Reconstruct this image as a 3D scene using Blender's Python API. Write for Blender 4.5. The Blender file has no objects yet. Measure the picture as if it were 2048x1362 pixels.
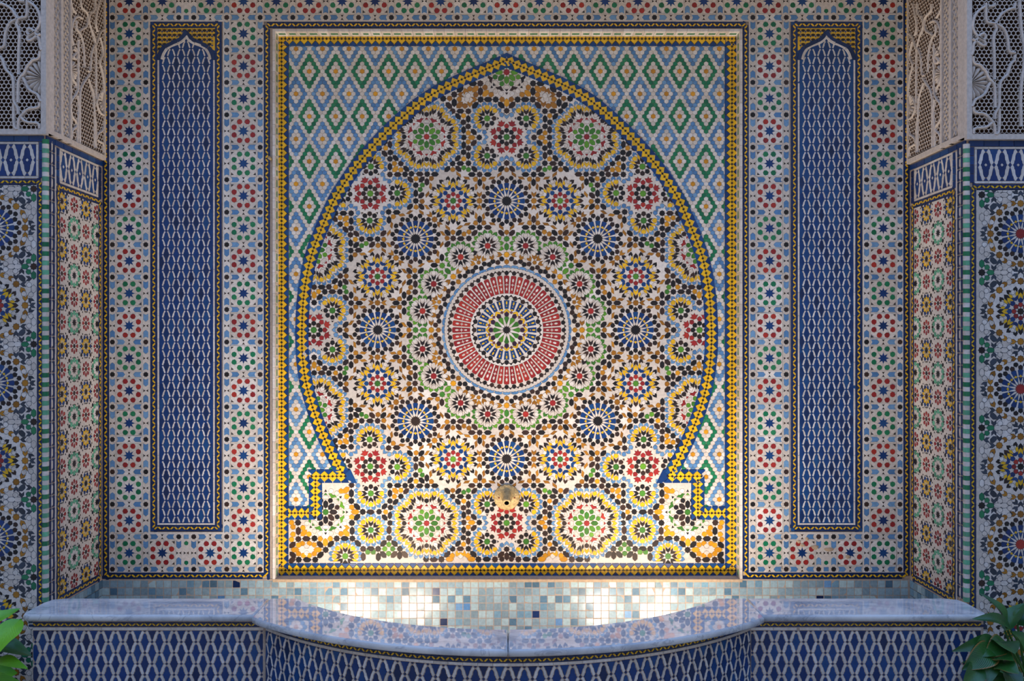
import bpy, math, random
from mathutils import Vector, Matrix
from mathutils.geometry import delaunay_2d_cdt
random.seed(7)
C = bpy.context.scene.collection
# ------------------------------------------------------------------ camera, light, exposure
F = 1714.0; VX, VY = 1016.0, 700.0; DB = 3.43; ZC = 1.487; S = DB / F
sc = bpy.context.scene
cd = bpy.data.cameras.new('camera'); cam = bpy.data.objects.new('camera', cd); C.objects.link(cam)
cam.location = (0, -DB, ZC); cam.rotation_euler = (math.pi / 2, 0, 0)
cd.sensor_width = 36; cd.lens = 36 * F / 2048; cd.shift_x = (1024 - VX) / 2048; cd.shift_y = (VY - 681) / 2048
cd.clip_start = 0.05; cd.clip_end = 200
sc.camera = cam
sc.view_settings.view_transform = 'Standard'; sc.view_settings.look = 'None'; sc.view_settings.gamma = 1
sc.view_settings.use_curve_mapping = False
sc.view_settings.exposure = -0.15
SUN_EL, SUN_AZ = 56, 18
w = bpy.data.worlds.new('sky'); sc.world = w; w.use_nodes = True
nt = w.node_tree; bg = nt.nodes['Background']
bg.inputs[0].default_value = (.27, .49, 1.0, 1); bg.inputs[1].default_value = 2.0      # clear blue sky, the sun stands behind the fountain wall
sl = bpy.data.lights.new('sun', 'SUN'); sl.energy = 0.8; sl.angle = 0.01; sl.color = (1, .93, .82)
so = bpy.data.objects.new('sun', sl); C.objects.link(so)
so.rotation_euler = (math.radians(90 - SUN_EL), 0, math.radians(180 - SUN_AZ))   # shines from behind the fountain wall into the courtyard
LAMPS = [(-0.68, -0.455, 0.29), (-0.42, -0.56, 0.29), (0.42, -0.56, 0.29), (0.68, -0.455, 0.29)]; LAMP_W = 13; LAMP_UP = 36
# ------------------------------------------------------------------ materials
def mat(name, col, rough=.28, var=.16, hue=None, spec=.5, mott=.12, bump=0.0, bscale=60):
    m = bpy.data.materials.new(name); m.use_nodes = True
    n = m.node_tree.nodes; l = m.node_tree.links; b = n['Principled BSDF']
    b.inputs['Roughness'].default_value = rough; b.inputs['Specular IOR Level'].default_value = spec
    oi = n.new('ShaderNodeObjectInfo'); at = n.new('ShaderNodeAttribute'); at.attribute_name = 'rnd'
    ad = n.new('ShaderNodeMath'); ad.operation = 'ADD'; l.new(oi.outputs['Random'], ad.inputs[0]); l.new(at.outputs['Fac'], ad.inputs[1])
    fr = n.new('ShaderNodeMath'); fr.operation = 'FRACT'; l.new(ad.outputs[0], fr.inputs[0])
    ramp = n.new('ShaderNodeValToRGB'); l.new(fr.outputs[0], ramp.inputs[0])
    c2 = hue or col
    e = ramp.color_ramp.elements
    e[0].position = 0; e[0].color = [*[c * (1 - var) for c in col], 1]
    e[1].position = 1; e[1].color = [*[min(1, c * (1 + var)) for c in c2], 1]
    k = e.new(.5); k.color = [*col, 1]
    tc = n.new('ShaderNodeTexCoord'); nz = n.new('ShaderNodeTexNoise'); nz.inputs['Scale'].default_value = 90; nz.inputs['Detail'].default_value = 3
    geo = n.new('ShaderNodeNewGeometry'); l.new(geo.outputs['Position'], nz.inputs['Vector'])
    mr = n.new('ShaderNodeMapRange'); l.new(nz.outputs[0], mr.inputs[0])
    mr.inputs[1].default_value = .3; mr.inputs[2].default_value = .7; mr.inputs[3].default_value = 1 - mott; mr.inputs[4].default_value = 1 + mott
    mx = n.new('ShaderNodeVectorMath'); mx.operation = 'SCALE'; l.new(ramp.outputs[0], mx.inputs[0]); l.new(mr.outputs[0], mx.inputs['Scale'])
    l.new(mx.outputs[0], b.inputs['Base Color'])
    if bump:
        nb = n.new('ShaderNodeTexNoise'); nb.inputs['Scale'].default_value = bscale; nb.inputs['Detail'].default_value = 5
        l.new(geo.outputs['Position'], nb.inputs['Vector'])
        bp = n.new('ShaderNodeBump'); bp.inputs['Strength'].default_value = bump; bp.inputs['Distance'].default_value = .004
        l.new(nb.outputs[0], bp.inputs['Height']); l.new(bp.outputs[0], b.inputs['Normal'])
    return m
M = dict(
 white=mat('white_glaze', (.70, .62, .55), hue=(.70, .65, .61), var=.12),
 black=mat('black_glaze', (.018, .017, .02), hue=(.038, .02, .016), var=.3, spec=.4),
 slate=mat('slate_glaze', (.035, .05, .075), var=.3),
 cobalt=mat('cobalt_glaze', (.004, .042, .19), hue=(.006, .05, .165), var=.35),
 navy=mat('navy_glaze', (.006, .025, .105), var=.25),
 lblue=mat('light_blue_glaze', (.10, .25, .50), hue=(.15, .29, .47), var=.2),
 yellow=mat('yellow_glaze', (.80, .46, .012), var=.12),
 ochre=mat('ochre_glaze', (.34, .135, .012), hue=(.42, .18, .015), var=.2),
 amber=mat('amber_glaze', (.62, .27, .012), hue=(.7, .32, .012), var=.15),
 green=mat('green_glaze', (.055, .22, .03), hue=(.10, .26, .02), var=.3),
 emerald=mat('emerald_glaze', (.008, .20, .09), hue=(.02, .17, .07), var=.3),
 mint=mat('mint_glaze', (.12, .40, .24), var=.25),
 red=mat('red_glaze', (.33, .022, .026), hue=(.36, .03, .02), var=.2),
 plum=mat('plum_glaze', (.035, .015, .04), var=.3),
 mauve=mat('mauve_glaze', (.14, .05, .07), var=.2),
 grout=mat('lime_grout', (.50, .39, .31), rough=.8, spec=.1, bump=.3),
 sand=mat('sandy_plaster', (.50, .36, .24), rough=.9, spec=.1, bump=.5),
 aqua=mat('aqua_glaze', (.30, .42, .48), hue=(.36, .47, .48), var=.25, rough=.22),
 teal=mat('teal_glaze', (.12, .23, .33), hue=(.16, .28, .36), var=.35, rough=.22),
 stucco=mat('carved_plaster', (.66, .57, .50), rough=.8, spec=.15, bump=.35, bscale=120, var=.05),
 stuccoin=mat('shaded_brown_plaster_ground', (.055, .03, .018), rough=.95, spec=.05, var=.1),  # brown ground, with the shade of the deep holes put into its colour
 stucco_hole=mat('shaded_brown_plaster_hole', (.15, .09, .06), rough=.95, spec=.05, var=.1),  # brown inner walls, coloured darker to deepen the shade in the holes
 brass=mat('aged_brass', (.46, .33, .15), rough=.5, bump=.6, bscale=150, mott=.3),
 bore=mat('dark_bore', (.02, .03, .03), rough=.7),
 rust=mat('rusty_screw', (.20, .05, .01), rough=.7),
 pave=mat('courtyard_paving', (.52, .41, .31), rough=.8, spec=.2),
 render=mat('lime_render', (.70, .58, .44), rough=.9, spec=.1),
 masonry=mat('masonry', (.45, .38, .31), rough=.95, spec=.1),
 pot=mat('terracotta', (.35, .14, .07), rough=.8), soil=mat('soil', (.04, .025, .015), rough=1, spec=0),
 steel=mat('lamp_housing_metal', (.3, .3, .3), rough=.4),
)
M['brass'].node_tree.nodes['Principled BSDF'].inputs['Metallic'].default_value = .25
def marble_mat():
    m = bpy.data.materials.new('veined_marble'); m.use_nodes = True
    n = m.node_tree.nodes; l = m.node_tree.links; b = n['Principled BSDF']
    b.inputs['Roughness'].default_value = .025; b.inputs['Specular IOR Level'].default_value = .6
    geo = n.new('ShaderNodeNewGeometry')
    mp = n.new('ShaderNodeMapping'); l.new(geo.outputs['Position'], mp.inputs[0]); mp.inputs['Scale'].default_value = (1, 2.1, 1); mp.inputs['Rotation'].default_value = (0, 0, .35)
    base = n.new('ShaderNodeTexNoise'); base.inputs['Scale'].default_value = 5; base.inputs['Detail'].default_value = 8; base.inputs['Roughness'].default_value = .62; base.inputs['Distortion'].default_value = 1.2
    l.new(mp.outputs[0], base.inputs[0])
    r1 = n.new('ShaderNodeValToRGB'); l.new(base.outputs[0], r1.inputs[0])
    r1.color_ramp.elements[0].position = .36; r1.color_ramp.elements[0].color = (.50, .52, .56, 1)
    r1.color_ramp.elements[1].position = .6; r1.color_ramp.elements[1].color = (.78, .77, .76, 1)
    v = n.new('ShaderNodeTexNoise'); v.inputs['Scale'].default_value = 3.4; v.inputs['Detail'].default_value = 7; v.inputs['Distortion'].default_value = 2.2; v.inputs['Roughness'].default_value = .55
    l.new(mp.outputs[0], v.inputs[0])
    r2 = n.new('ShaderNodeValToRGB'); l.new(v.outputs[0], r2.inputs[0]); e = r2.color_ramp.elements
    e[0].position = .482; e[0].color = (0, 0, 0, 1); e[1].position = .515; e[1].color = (0, 0, 0, 1); k = e.new(.498); k.color = (1, 1, 1, 1)
    mx = n.new('ShaderNodeMix'); mx.data_type = 'RGBA'
    sc_ = n.new('ShaderNodeMath'); sc_.operation = 'MULTIPLY'; sc_.inputs[1].default_value = .45; l.new(r2.outputs[0], sc_.inputs[0])
    l.new(sc_.outputs[0], mx.inputs['Factor']); l.new(r1.outputs[0], mx.inputs['A']); mx.inputs['B'].default_value = (.20, .22, .27, 1)
    l.new(mx.outputs['Result'], b.inputs['Base Color'])
    return m
M['marble'] = marble_mat()
def leaf_mat(name, a, bcol, edge=None):
    m = bpy.data.materials.new(name); m.use_nodes = True
    n = m.node_tree.nodes; l = m.node_tree.links; b = n['Principled BSDF']
    b.inputs['Roughness'].default_value = .3; b.inputs['Specular IOR Level'].default_value = .6
    uv = n.new('ShaderNodeUVMap'); sep = n.new('ShaderNodeSeparateXYZ'); l.new(uv.outputs[0], sep.inputs[0])
    # side veins: a wave running obliquely away from the midrib
    ab = n.new('ShaderNodeMath'); ab.operation = 'ABSOLUTE'; l.new(sep.outputs[1], ab.inputs[0])
    s1 = n.new('ShaderNodeMath'); s1.operation = 'MULTIPLY_ADD'; l.new(ab.outputs[0], s1.inputs[0]); s1.inputs[1].default_value = -.5; l.new(sep.outputs[0], s1.inputs[2])
    s2 = n.new('ShaderNodeMath'); s2.operation = 'MULTIPLY'; s2.inputs[1].default_value = 85; l.new(s1.outputs[0], s2.inputs[0])
    s3 = n.new('ShaderNodeMath'); s3.operation = 'SINE'; l.new(s2.outputs[0], s3.inputs[0])
    nz = n.new('ShaderNodeTexNoise'); nz.inputs['Scale'].default_value = 14
    geo = n.new('ShaderNodeNewGeometry'); l.new(geo.outputs['Position'], nz.inputs['Vector'])
    r = n.new('ShaderNodeValToRGB'); l.new(nz.outputs[0], r.inputs[0])
    r.color_ramp.elements[0].position = .35; r.color_ramp.elements[0].color = [*a, 1]; r.color_ramp.elements[1].position = .65; r.color_ramp.elements[1].color = [*bcol, 1]
    out = r.outputs[0]
    if edge:
        mm = n.new('ShaderNodeMapRange'); l.new(ab.outputs[0], mm.inputs[0]); mm.inputs[1].default_value = .86; mm.inputs[2].default_value = 1.0
        mxx = n.new('ShaderNodeMix'); mxx.data_type = 'RGBA'; l.new(mm.outputs[0], mxx.inputs['Factor']); l.new(out, mxx.inputs['A']); mxx.inputs['B'].default_value = [*edge, 1]
        out = mxx.outputs['Result']
    l.new(out, b.inputs['Base Color'])
    bp = n.new('ShaderNodeBump'); bp.inputs['Strength'].default_value = .14; bp.inputs['Distance'].default_value = .003
    l.new(s3.outputs[0], bp.inputs['Height']); l.new(bp.outputs[0], b.inputs['Normal'])
    return m
M['leaf'] = leaf_mat('fresh_leaf', (.09, .36, .015), (.20, .55, .02))
M['leafd'] = leaf_mat('dark_leaf', (.012, .07, .018), (.03, .13, .02))
M['leafb'] = leaf_mat('browned_leaf', (.012, .08, .02), (.03, .13, .02), edge=(.35, .16, .04))
M['stem'] = mat('leaf_stem', (.05, .16, .03), rough=.5)
# ------------------------------------------------------------------ scene helpers
def empty(name, loc, **props):
    o = bpy.data.objects.new(name, None); o.empty_display_size = .05; C.objects.link(o); o.location = loc
    for k, v in props.items(): o[k] = v
    return o
def mesh_obj(name, verts, faces, mats, parent=None, idx=None, smooth=False, rnd=None, local=False, **props):
    me = bpy.data.meshes.new(name)
    if parent is not None and not local:
        L = parent_loc(parent); verts = [(v[0] - L[0], v[1] - L[1], v[2] - L[2]) for v in verts]
    me.from_pydata([tuple(v) for v in verts], [], faces)
    for m in (mats if isinstance(mats, (list, tuple)) else [mats]): me.materials.append(m)
    if idx: me.polygons.foreach_set('material_index', idx)
    if smooth: me.polygons.foreach_set('use_smooth', [True] * len(faces))
    if rnd:
        a = me.attributes.new('rnd', 'FLOAT', 'FACE'); a.data.foreach_set('value', rnd)
    me.update()
    o = bpy.data.objects.new(name, me); C.objects.link(o)
    if parent is not None: o.parent = parent
    for k, v in props.items(): o[k] = v
    return o
def parent_loc(p):
    L = Vector((0, 0, 0))
    while p is not None: L += p.location; p = p.parent
    return L
def box(x0, x1, y0, y1, z0, z1):
    v = [(x, y, z) for z in (z0, z1) for y in (y0, y1) for x in (x0, x1)]
    return v, [(0, 2, 3, 1), (4, 5, 7, 6), (0, 1, 5, 4), (2, 6, 7, 3), (0, 4, 6, 2), (1, 3, 7, 5)]
def join(parts):
    V = []; Fs = []
    for v, f in parts:
        b = len(V); V += list(v); Fs += [tuple(i + b for i in q) for q in f]
    return V, Fs
# ------------------------------------------------------------------ surfaces carrying tiles: (u right, v down) in picture pixels at the plane's depth
class Plane:
    def __init__(s, O, U, N, scale, u0=VX, v0=VY):
        s.O = Vector(O); s.U = Vector(U); s.Z = Vector((0, 0, 1)); s.N = Vector(N); s.s = scale; s.u0 = u0; s.v0 = v0
    def frame(s, u, v): return s.O + s.U * ((u - s.u0) * s.s) - s.Z * ((v - s.v0) * s.s), s.U, s.Z, s.N
class Curved:
    def __init__(s, cy, R, scale, v0=VY): s.cy = cy; s.R = R; s.s = scale; s.v0 = v0
    def frame(s, u, v):
        a = u * s.s / s.R
        N = Vector((math.sin(a), -math.cos(a), 0)); U = Vector((math.cos(a), math.sin(a), 0))
        return Vector((0, s.cy, ZC - (v - s.v0) * s.s)) + N * s.R, U, Vector((0, 0, 1)), N
def front_plane(D): return Plane((0, D - DB, ZC), (1, 0, 0), (0, -1, 0), D / F)
# ------------------------------------------------------------------ polygons
def area(p): return .5 * sum(p[i][0] * p[(i + 1) % len(p)][1] - p[(i + 1) % len(p)][0] * p[i][1] for i in range(len(p)))
def cen(p):
    A = area(p)
    if abs(A) < 1e-6: return sum(q[0] for q in p) / len(p), sum(q[1] for q in p) / len(p)
    cx = cy = 0
    for i in range(len(p)):
        x0, y0 = p[i]; x1, y1 = p[(i + 1) % len(p)]; c = x0 * y1 - x1 * y0
        cx += (x0 + x1) * c; cy += (y0 + y1) * c
    return cx / (6 * A), cy / (6 * A)
def inset(p, d):
    n = len(p); out = []
    for i in range(n):
        a = p[i - 1]; b = p[i]; c = p[(i + 1) % n]
        e1 = (b[0] - a[0], b[1] - a[1]); e2 = (c[0] - b[0], c[1] - b[1])
        l1 = math.hypot(*e1) or 1; l2 = math.hypot(*e2) or 1
        n1 = (-e1[1] / l1, e1[0] / l1); n2 = (-e2[1] / l2, e2[0] / l2)
        bx, by = n1[0] + n2[0], n1[1] + n2[1]; q = bx * n1[0] + by * n1[1]
        k = d / max(q, .55) if q > 0 else d
        out.append((b[0] + bx * k, b[1] + by * k))
    return out
def inside(p, x, y):
    r = False; n = len(p); j = n - 1
    for i in range(n):
        if (p[i][1] > y) != (p[j][1] > y) and x < (p[j][0] - p[i][0]) * (y - p[i][1]) / (p[j][1] - p[i][1]) + p[i][0]: r = not r
        j = i
    return r
def clip_rect(p, x0, y0, x1, y1):
    for ax, lim, sg in ((0, x0, 1), (0, x1, -1), (1, y0, 1), (1, y1, -1)):
        if not p: return p
        o = []
        for i in range(len(p)):
            a = p[i - 1]; b = p[i]; da = (a[ax] - lim) * sg; db = (b[ax] - lim) * sg
            if (da < 0) != (db < 0):
                t = da / (da - db); o.append((a[0] + t * (b[0] - a[0]), a[1] + t * (b[1] - a[1])))
            if db >= 0: o.append(b)
        p = o
    return p
def xf(p, x, y, ang, mx=1, my=1):
    c, s_ = math.cos(math.radians(ang)), math.sin(math.radians(ang))
    return [(x + (a * mx) * c - (b * my) * s_, y + (a * mx) * s_ + (b * my) * c) for a, b in p]
# tile = (pts, material, name, level)
def T(p, m, name, lev=0): return (p, m, name, lev)
def star(n, r, ri, ph=0): return [((r if k % 2 == 0 else ri) * math.cos(math.pi * k / n + math.radians(ph)), (r if k % 2 == 0 else ri) * math.sin(math.pi * k / n + math.radians(ph))) for k in range(2 * n)]
def shield(l=9.6, w=9.2): return [(.5 * l, 0), (.16 * l, .48 * w), (-.05 * l, .5 * w), (-.36 * l, .42 * w), (-.5 * l, .16 * w), (-.5 * l, -.16 * w), (-.36 * l, -.42 * w), (-.05 * l, -.5 * w), (.16 * l, -.48 * w)]
def peb(l=15.6, w=9): return [(.5 * l, 0), (.27 * l, .46 * w), (.1 * l, .5 * w), (-.1 * l, .5 * w), (-.27 * l, .46 * w), (-.5 * l, 0), (-.27 * l, -.46 * w), (-.1 * l, -.5 * w), (.1 * l, -.5 * w), (.27 * l, -.46 * w)]
def dart(l=11.4, w=9): return [(.5 * l, 0), (.06 * l, .5 * w), (-.5 * l, .5 * w), (-.12 * l, 0), (-.5 * l, -.5 * w), (.06 * l, -.5 * w)]
def rhomb(l=12, w=5.4): return [(.5 * l, 0), (0, .5 * w), (-.5 * l, 0), (0, -.5 * w)]
def para(l=14.5, w=5, sh=4): return [(.5 * l, .5 * w), (-.5 * l + sh, .5 * w), (-.5 * l, -.5 * w), (.5 * l - sh, -.5 * w)]
CROWN = [(-5, 0), (-1, 4), (1, 8.5), (3.5, 3.5), (2, 0), (3.5, -3.5), (1, -8.5), (-1, -4)]
TRI3 = [(-5, 2.5), (.5, 8), (1.5, 3.5), (6, 3.2), (3.2, 0), (6, -3.2), (1.5, -3.5), (.5, -8), (-5, -2.5)]
BAT = [(-4, 0), (-2, 5), (5.5, 7.5), (1.5, 0), (5.5, -7.5), (-2, -5)]
CHEV = [(3.5, 0), (-1.5, 5), (-4, 3.6), (0, 0), (-4, -3.6), (-1.5, -5)]
def ellipse(a, b, n=8): return [(a / 2 * math.cos(2 * math.pi * k / n), b / 2 * math.sin(2 * math.pi * k / n)) for k in range(n)]
def ringt(cx, cy, n, r, shape, m, name, ph=0, lev=0, flip=0, only=None):
    o = []
    for k in range(n):
        a = ph + 360 * k / n
        if only and not only(a): continue
        o.append(T(xf(shape, cx + r * math.cos(math.radians(a)), cy + r * math.sin(math.radians(a)), a + flip), m, name, lev))
    return o
_mc = {}
def tile_mesh(pts, mkey, name, s, H, chf):
    """a single tile: bed outline, glazed top inset by a worn edge; alike pieces share one mesh"""
    A = area(pts)
    if A < 0: pts = pts[::-1]
    cx, cy = cen(pts); th = math.atan2(pts[0][1] - cy, pts[0][0] - cx); c, q = math.cos(-th), math.sin(-th)
    loc = [((x - cx) * c - (y - cy) * q, (x - cx) * q + (y - cy) * c) for x, y in pts]
    key = (mkey, name, round(s * 1e6), tuple((round(a * 10), round(b * 10)) for a, b in loc))
    if key not in _mc:
        n = len(loc); top = inset(loc, chf)
        # plane coordinates have v down: flip so that x right, y up
        V = [(a * s, -b * s, -.0012) for a, b in loc] + [(a * s, -b * s, H) for a, b in top]
        Fs = [tuple(range(2 * n - 1, n - 1, -1))] + [(i, n + i, n + (i + 1) % n, (i + 1) % n) for i in range(n)]
        me = bpy.data.meshes.new(name); me.from_pydata(V, [], Fs); me.materials.append(M[mkey]); me.update(); _mc[key] = me
    return _mc[key], cx, cy, th
def lay(parent, surf, tiles, limit=300, H=.0011, chf=.38, minpx=7.0, tilt=.9, stuff='small_mosaic_chips'):
    """lay tiles on a surface: the largest of each name as objects, the rest joined"""
    by = {}
    for t in tiles:
        if len(t[0]) >= 3 and abs(area(t[0])) > 1.2: by.setdefault(t[2], []).append(t)
    L = parent_loc(parent); rest = []
    k = surf.s / S
    for name, ts in by.items():
        ts.sort(key=lambda t: -abs(area(t[0])))
        for i, t in enumerate(ts):
            ext = max(max(q[0] for q in t[0]) - min(q[0] for q in t[0]), max(q[1] for q in t[0]) - min(q[1] for q in t[0]))
            if i >= limit or ext < minpx: rest.append(t); continue
            me, cx, cy, th = tile_mesh(t[0], t[1], name, surf.s, H + .0004 * t[3], chf)
            P, U, Z, N = surf.frame(cx, cy)
            R = Matrix((U, Z, N)).transposed()
            ti = Matrix.Rotation(math.radians(random.gauss(0, tilt)), 3, 'X') @ Matrix.Rotation(math.radians(random.gauss(0, tilt)), 3, 'Y')
            R = R @ ti @ Matrix.Rotation(-th, 3, 'Z')
            o = bpy.data.objects.new(name, me); C.objects.link(o); o.parent = parent
            o.matrix_basis = Matrix.Translation(P + N * (.0003 * t[3]) - L) @ R.to_4x4()
    if rest: chips(parent, surf, rest, H, chf, tilt, stuff)
def chips(parent, surf, tiles, H=.0011, chf=.38, tilt=.9, name='small_mosaic_chips'):
    V = []; Fs = []; idx = []; rnd = []; keys = []
    for p, m, nm, lev in tiles:
        if area(p) < 0: p = p[::-1]
        if m not in keys: keys.append(m)
        mi = keys.index(m); n = len(p); top = inset(p, chf); b = len(V)
        cx, cy = cen(p); P, U, Z, N = surf.frame(cx, cy); s = surf.s
        ax, ay = math.radians(random.gauss(0, tilt)), math.radians(random.gauss(0, tilt)); h = H + .0004 * lev
        for a, c in p: V.append(P + U * ((a - cx) * s) - Z * ((c - cy) * s) - N * .001)
        for a, c in top: V.append(P + U * ((a - cx) * s) - Z * ((c - cy) * s) + N * (h + .0003 * lev + ax * (a - cx) * s + ay * (c - cy) * s))
        Fs.append(tuple(range(b + 2 * n - 1, b + n - 1, -1))); Fs += [(b + i, b + n + i, b + n + (i + 1) % n, b + (i + 1) % n) for i in range(n)]
        r = random.random(); idx += [mi] * (n + 1); rnd += [r] * (n + 1)
    return mesh_obj(name, V, Fs, [M[k] for k in keys], parent, idx=idx, rnd=rnd, kind='stuff')
def gaps(region, tiles, m, name, neck=2.0, amin=7.0, ins=.3):
    """the pieces that fill the gaps between the cut tiles, split where they narrow to a neck"""
    V = [Vector(p) for p in region]; Fs = [list(range(len(region)))]
    for t in tiles:
        if t[3] > 0: continue
        p = t[0] if area(t[0]) > 0 else t[0][::-1]
        b = len(V); V += [Vector(q) for q in p]; Fs.append(list(range(b, b + len(p))))
    ov, oe, of, _, _, orig = delaunay_2d_cdt(V, [], Fs, 0, 1e-4)
    tri = [f for f, o in zip(of, orig) if list(o) == [0]]
    em = {}
    for i, f in enumerate(tri):
        for k in range(3):
            a, b = f[k], f[(k + 1) % 3]; em.setdefault((min(a, b), max(a, b)), []).append(i)
    par = list(range(len(tri)))
    def find(i):
        while par[i] != i: par[i] = par[par[i]]; i = par[i]
        return i
    for (a, b), l in em.items():
        if len(l) == 2 and (ov[a] - ov[b]).length > neck: par[find(l[0])] = find(l[1])
    gr = {}
    for i in range(len(tri)): gr.setdefault(find(i), []).append(i)
    out = []
    for g in gr.values():
        ar = 0; bd = {}
        for i in g:
            f = tri[i]; p = [ov[q] for q in f]
            ar += abs(area([(q.x, q.y) for q in p]))
            s_ = area([(q.x, q.y) for q in p]) > 0
            fl = f if s_ else f[::-1]
            for k in range(3):
                e = (fl[k], fl[(k + 1) % 3])
                if (e[1], e[0]) in bd: del bd[(e[1], e[0])]
                else: bd[e] = 1
        if ar < amin: continue
        nv = {}
        for a, b in bd:
            d = ov[b] - ov[a]; nn = Vector((-d.y, d.x)); nn = nn.normalized() if nn.length > 1e-9 else nn
            nv[a] = nv.get(a, Vector((0, 0))) + nn; nv[b] = nv.get(b, Vector((0, 0))) + nn
        vid = {}; vs = []
        for i in g:
            for q in tri[i]:
                if q not in vid:
                    vid[q] = len(vs); d = nv.get(q, Vector((0, 0))); d = d.normalized() * ins if d.length > 1e-6 else d
                    vs.append((ov[q].x + d.x, ov[q].y + d.y))
        fs = []
        for i in g:
            f = [vid[q] for q in tri[i]]
            if area([vs[q] for q in f]) > 0: f = f[::-1]
            fs.append(f)
        out.append((ar, vs, fs, [(vid[a], vid[b]) for a, b in bd], m, name))
    return out
def lay_gaps(parent, surf, pieces, limit=300, H=.0009, minpx=8.0, stuff='small_filler_chips'):
    pieces.sort(key=lambda p: -p[0]); L = parent_loc(parent)
    V = []; Fs = []; rnd = []; keys = []; idx = []
    cnt = 0
    for ar, vs, fs, bd, m, name in pieces:
        n = len(vs); cx = sum(p[0] for p in vs) / n; cy = sum(p[1] for p in vs) / n; s = surf.s
        P, U, Z, N = surf.frame(cx, cy)
        ext = max(max(p[0] for p in vs) - min(p[0] for p in vs), max(p[1] for p in vs) - min(p[1] for p in vs))
        ax, ay = math.radians(random.gauss(0, .6)), math.radians(random.gauss(0, .6)); h = H + random.uniform(-.0001, .0001)
        big = ext > 120
        if big: ax = ay = 0
        if cnt < limit and ext >= minpx and not big:
            lv = [((x - cx) * s, -(y - cy) * s, h + ax * (x - cx) * s + ay * (y - cy) * s) for x, y in vs]
            lv += [((vs[q][0] - cx) * s, -(vs[q][1] - cy) * s, -.001) for q in range(n)]
            me = bpy.data.meshes.new(name); me.from_pydata(lv, [], [tuple(f) for f in fs] + [(a, a + n, b + n, b) for a, b in bd]); me.materials.append(M[m])
            o = bpy.data.objects.new(name, me); C.objects.link(o); o.parent = parent
            o.matrix_basis = Matrix.Translation(P - L) @ Matrix((U, Z, N)).transposed().to_4x4(); cnt += 1
        else:
            if m not in keys: keys.append(m)
            b = len(V)
            if isinstance(surf, Curved):
                for x, y in vs:
                    q, _, _, nn = surf.frame(x, y); V.append(q + nn * h)
            else: V += [P + U * ((x - cx) * s) - Z * ((y - cy) * s) + N * (h + ax * (x - cx) * s + ay * (y - cy) * s) for x, y in vs]
            Fs += [tuple(b + q for q in f) for f in fs]; rr = random.random(); rnd += [rr] * len(fs); idx += [keys.index(m)] * len(fs)
    if Fs: mesh_obj(stuff, V, Fs, [M[k] for k in keys], parent, idx=idx, rnd=rnd, kind='stuff')
# strips of border along a polyline
def arc(path):
    d = [0]
    for i in range(1, len(path)): d.append(d[-1] + math.dist(path[i - 1], path[i]))
    return d
def along(path, d, s_):
    s_ = max(0, min(d[-1] - 1e-6, s_)); i = 1
    while d[i] < s_: i += 1
    k = (s_ - d[i - 1]) / max(1e-9, d[i] - d[i - 1]); a, b = path[i - 1], path[i]
    tx, ty = (b[0] - a[0]), (b[1] - a[1]); l = math.hypot(tx, ty) or 1
    return a[0] + k * (b[0] - a[0]), a[1] + k * (b[1] - a[1]), tx / l, ty / l
def warp(path, d, pts):
    o = []
    for s_, t in pts:
        e = s_ - max(0, min(d[-1], s_)); x, y, tx, ty = along(path, d, s_); o.append((x + tx * e - ty * t, y + ty * e + tx * t))
    return o
def smooth(pts, n=6):
    o = []
    for i in range(len(pts) - 1):
        p0 = pts[max(0, i - 1)]; p1 = pts[i]; p2 = pts[i + 1]; p3 = pts[min(len(pts) - 1, i + 2)]
        for k in range(n):
            t = k / n
            o.append(tuple(.5 * ((2 * p1[c]) + (-p0[c] + p2[c]) * t + (2 * p0[c] - 5 * p1[c] + 4 * p2[c] - p3[c]) * t * t + (-p0[c] + 3 * p1[c] - 3 * p2[c] + p3[c]) * t ** 3) for c in range(2)))
    return o + [pts[-1]]
def diamond_border(path, w=27, pitch=15.1, lev=1, s0=0, s1=None):
    d = arc(path); s1 = d[-1] if s1 is None else s1; n = max(1, round((s1 - s0) / pitch)); p = (s1 - s0) / n; h = w / 2; o = []
    yk = h * .80
    for i in range(n):
        c = s0 + (i + .5) * p; a = p / 2
        o.append(T(warp(path, d, [(c - a, -3.3), (c, -yk), (c + a, -3.3), (c + a, 0), (c - a, 0)]), 'yellow', 'yellow_chevron_tile', lev))
        o.append(T(warp(path, d, [(c - a, 3.3), (c - a, 0), (c + a, 0), (c + a, 3.3), (c, yk)]), 'yellow', 'yellow_chevron_tile', lev))
        o.append(T(warp(path, d, [(c - 3.3, 0), (c, -3.3), (c + 3.3, 0), (c, 3.3)]), 'black', 'black_square_tile', lev + 1))
    for i in range(n + 1):
        c = s0 + i * p
        if i < n + 1: o.append(T(warp(path, d, [(c - 3.3, 0), (c, -3.3), (c + 3.3, 0), (c, 3.3)]), 'black', 'black_square_tile', lev + 1))
        a = p / 2 if 0 < i < n else p / 2
        for sg in (1, -1):
            o.append(T(warp(path, d, [(c, sg * 3.6), (c + a - .4, sg * (yk + .2)), (c + a - .4, sg * h), (c - a + .4, sg * h), (c - a + .4, sg * (yk + .2))]), 'cobalt', 'blue_triangle_tile', lev))
    return o
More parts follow.
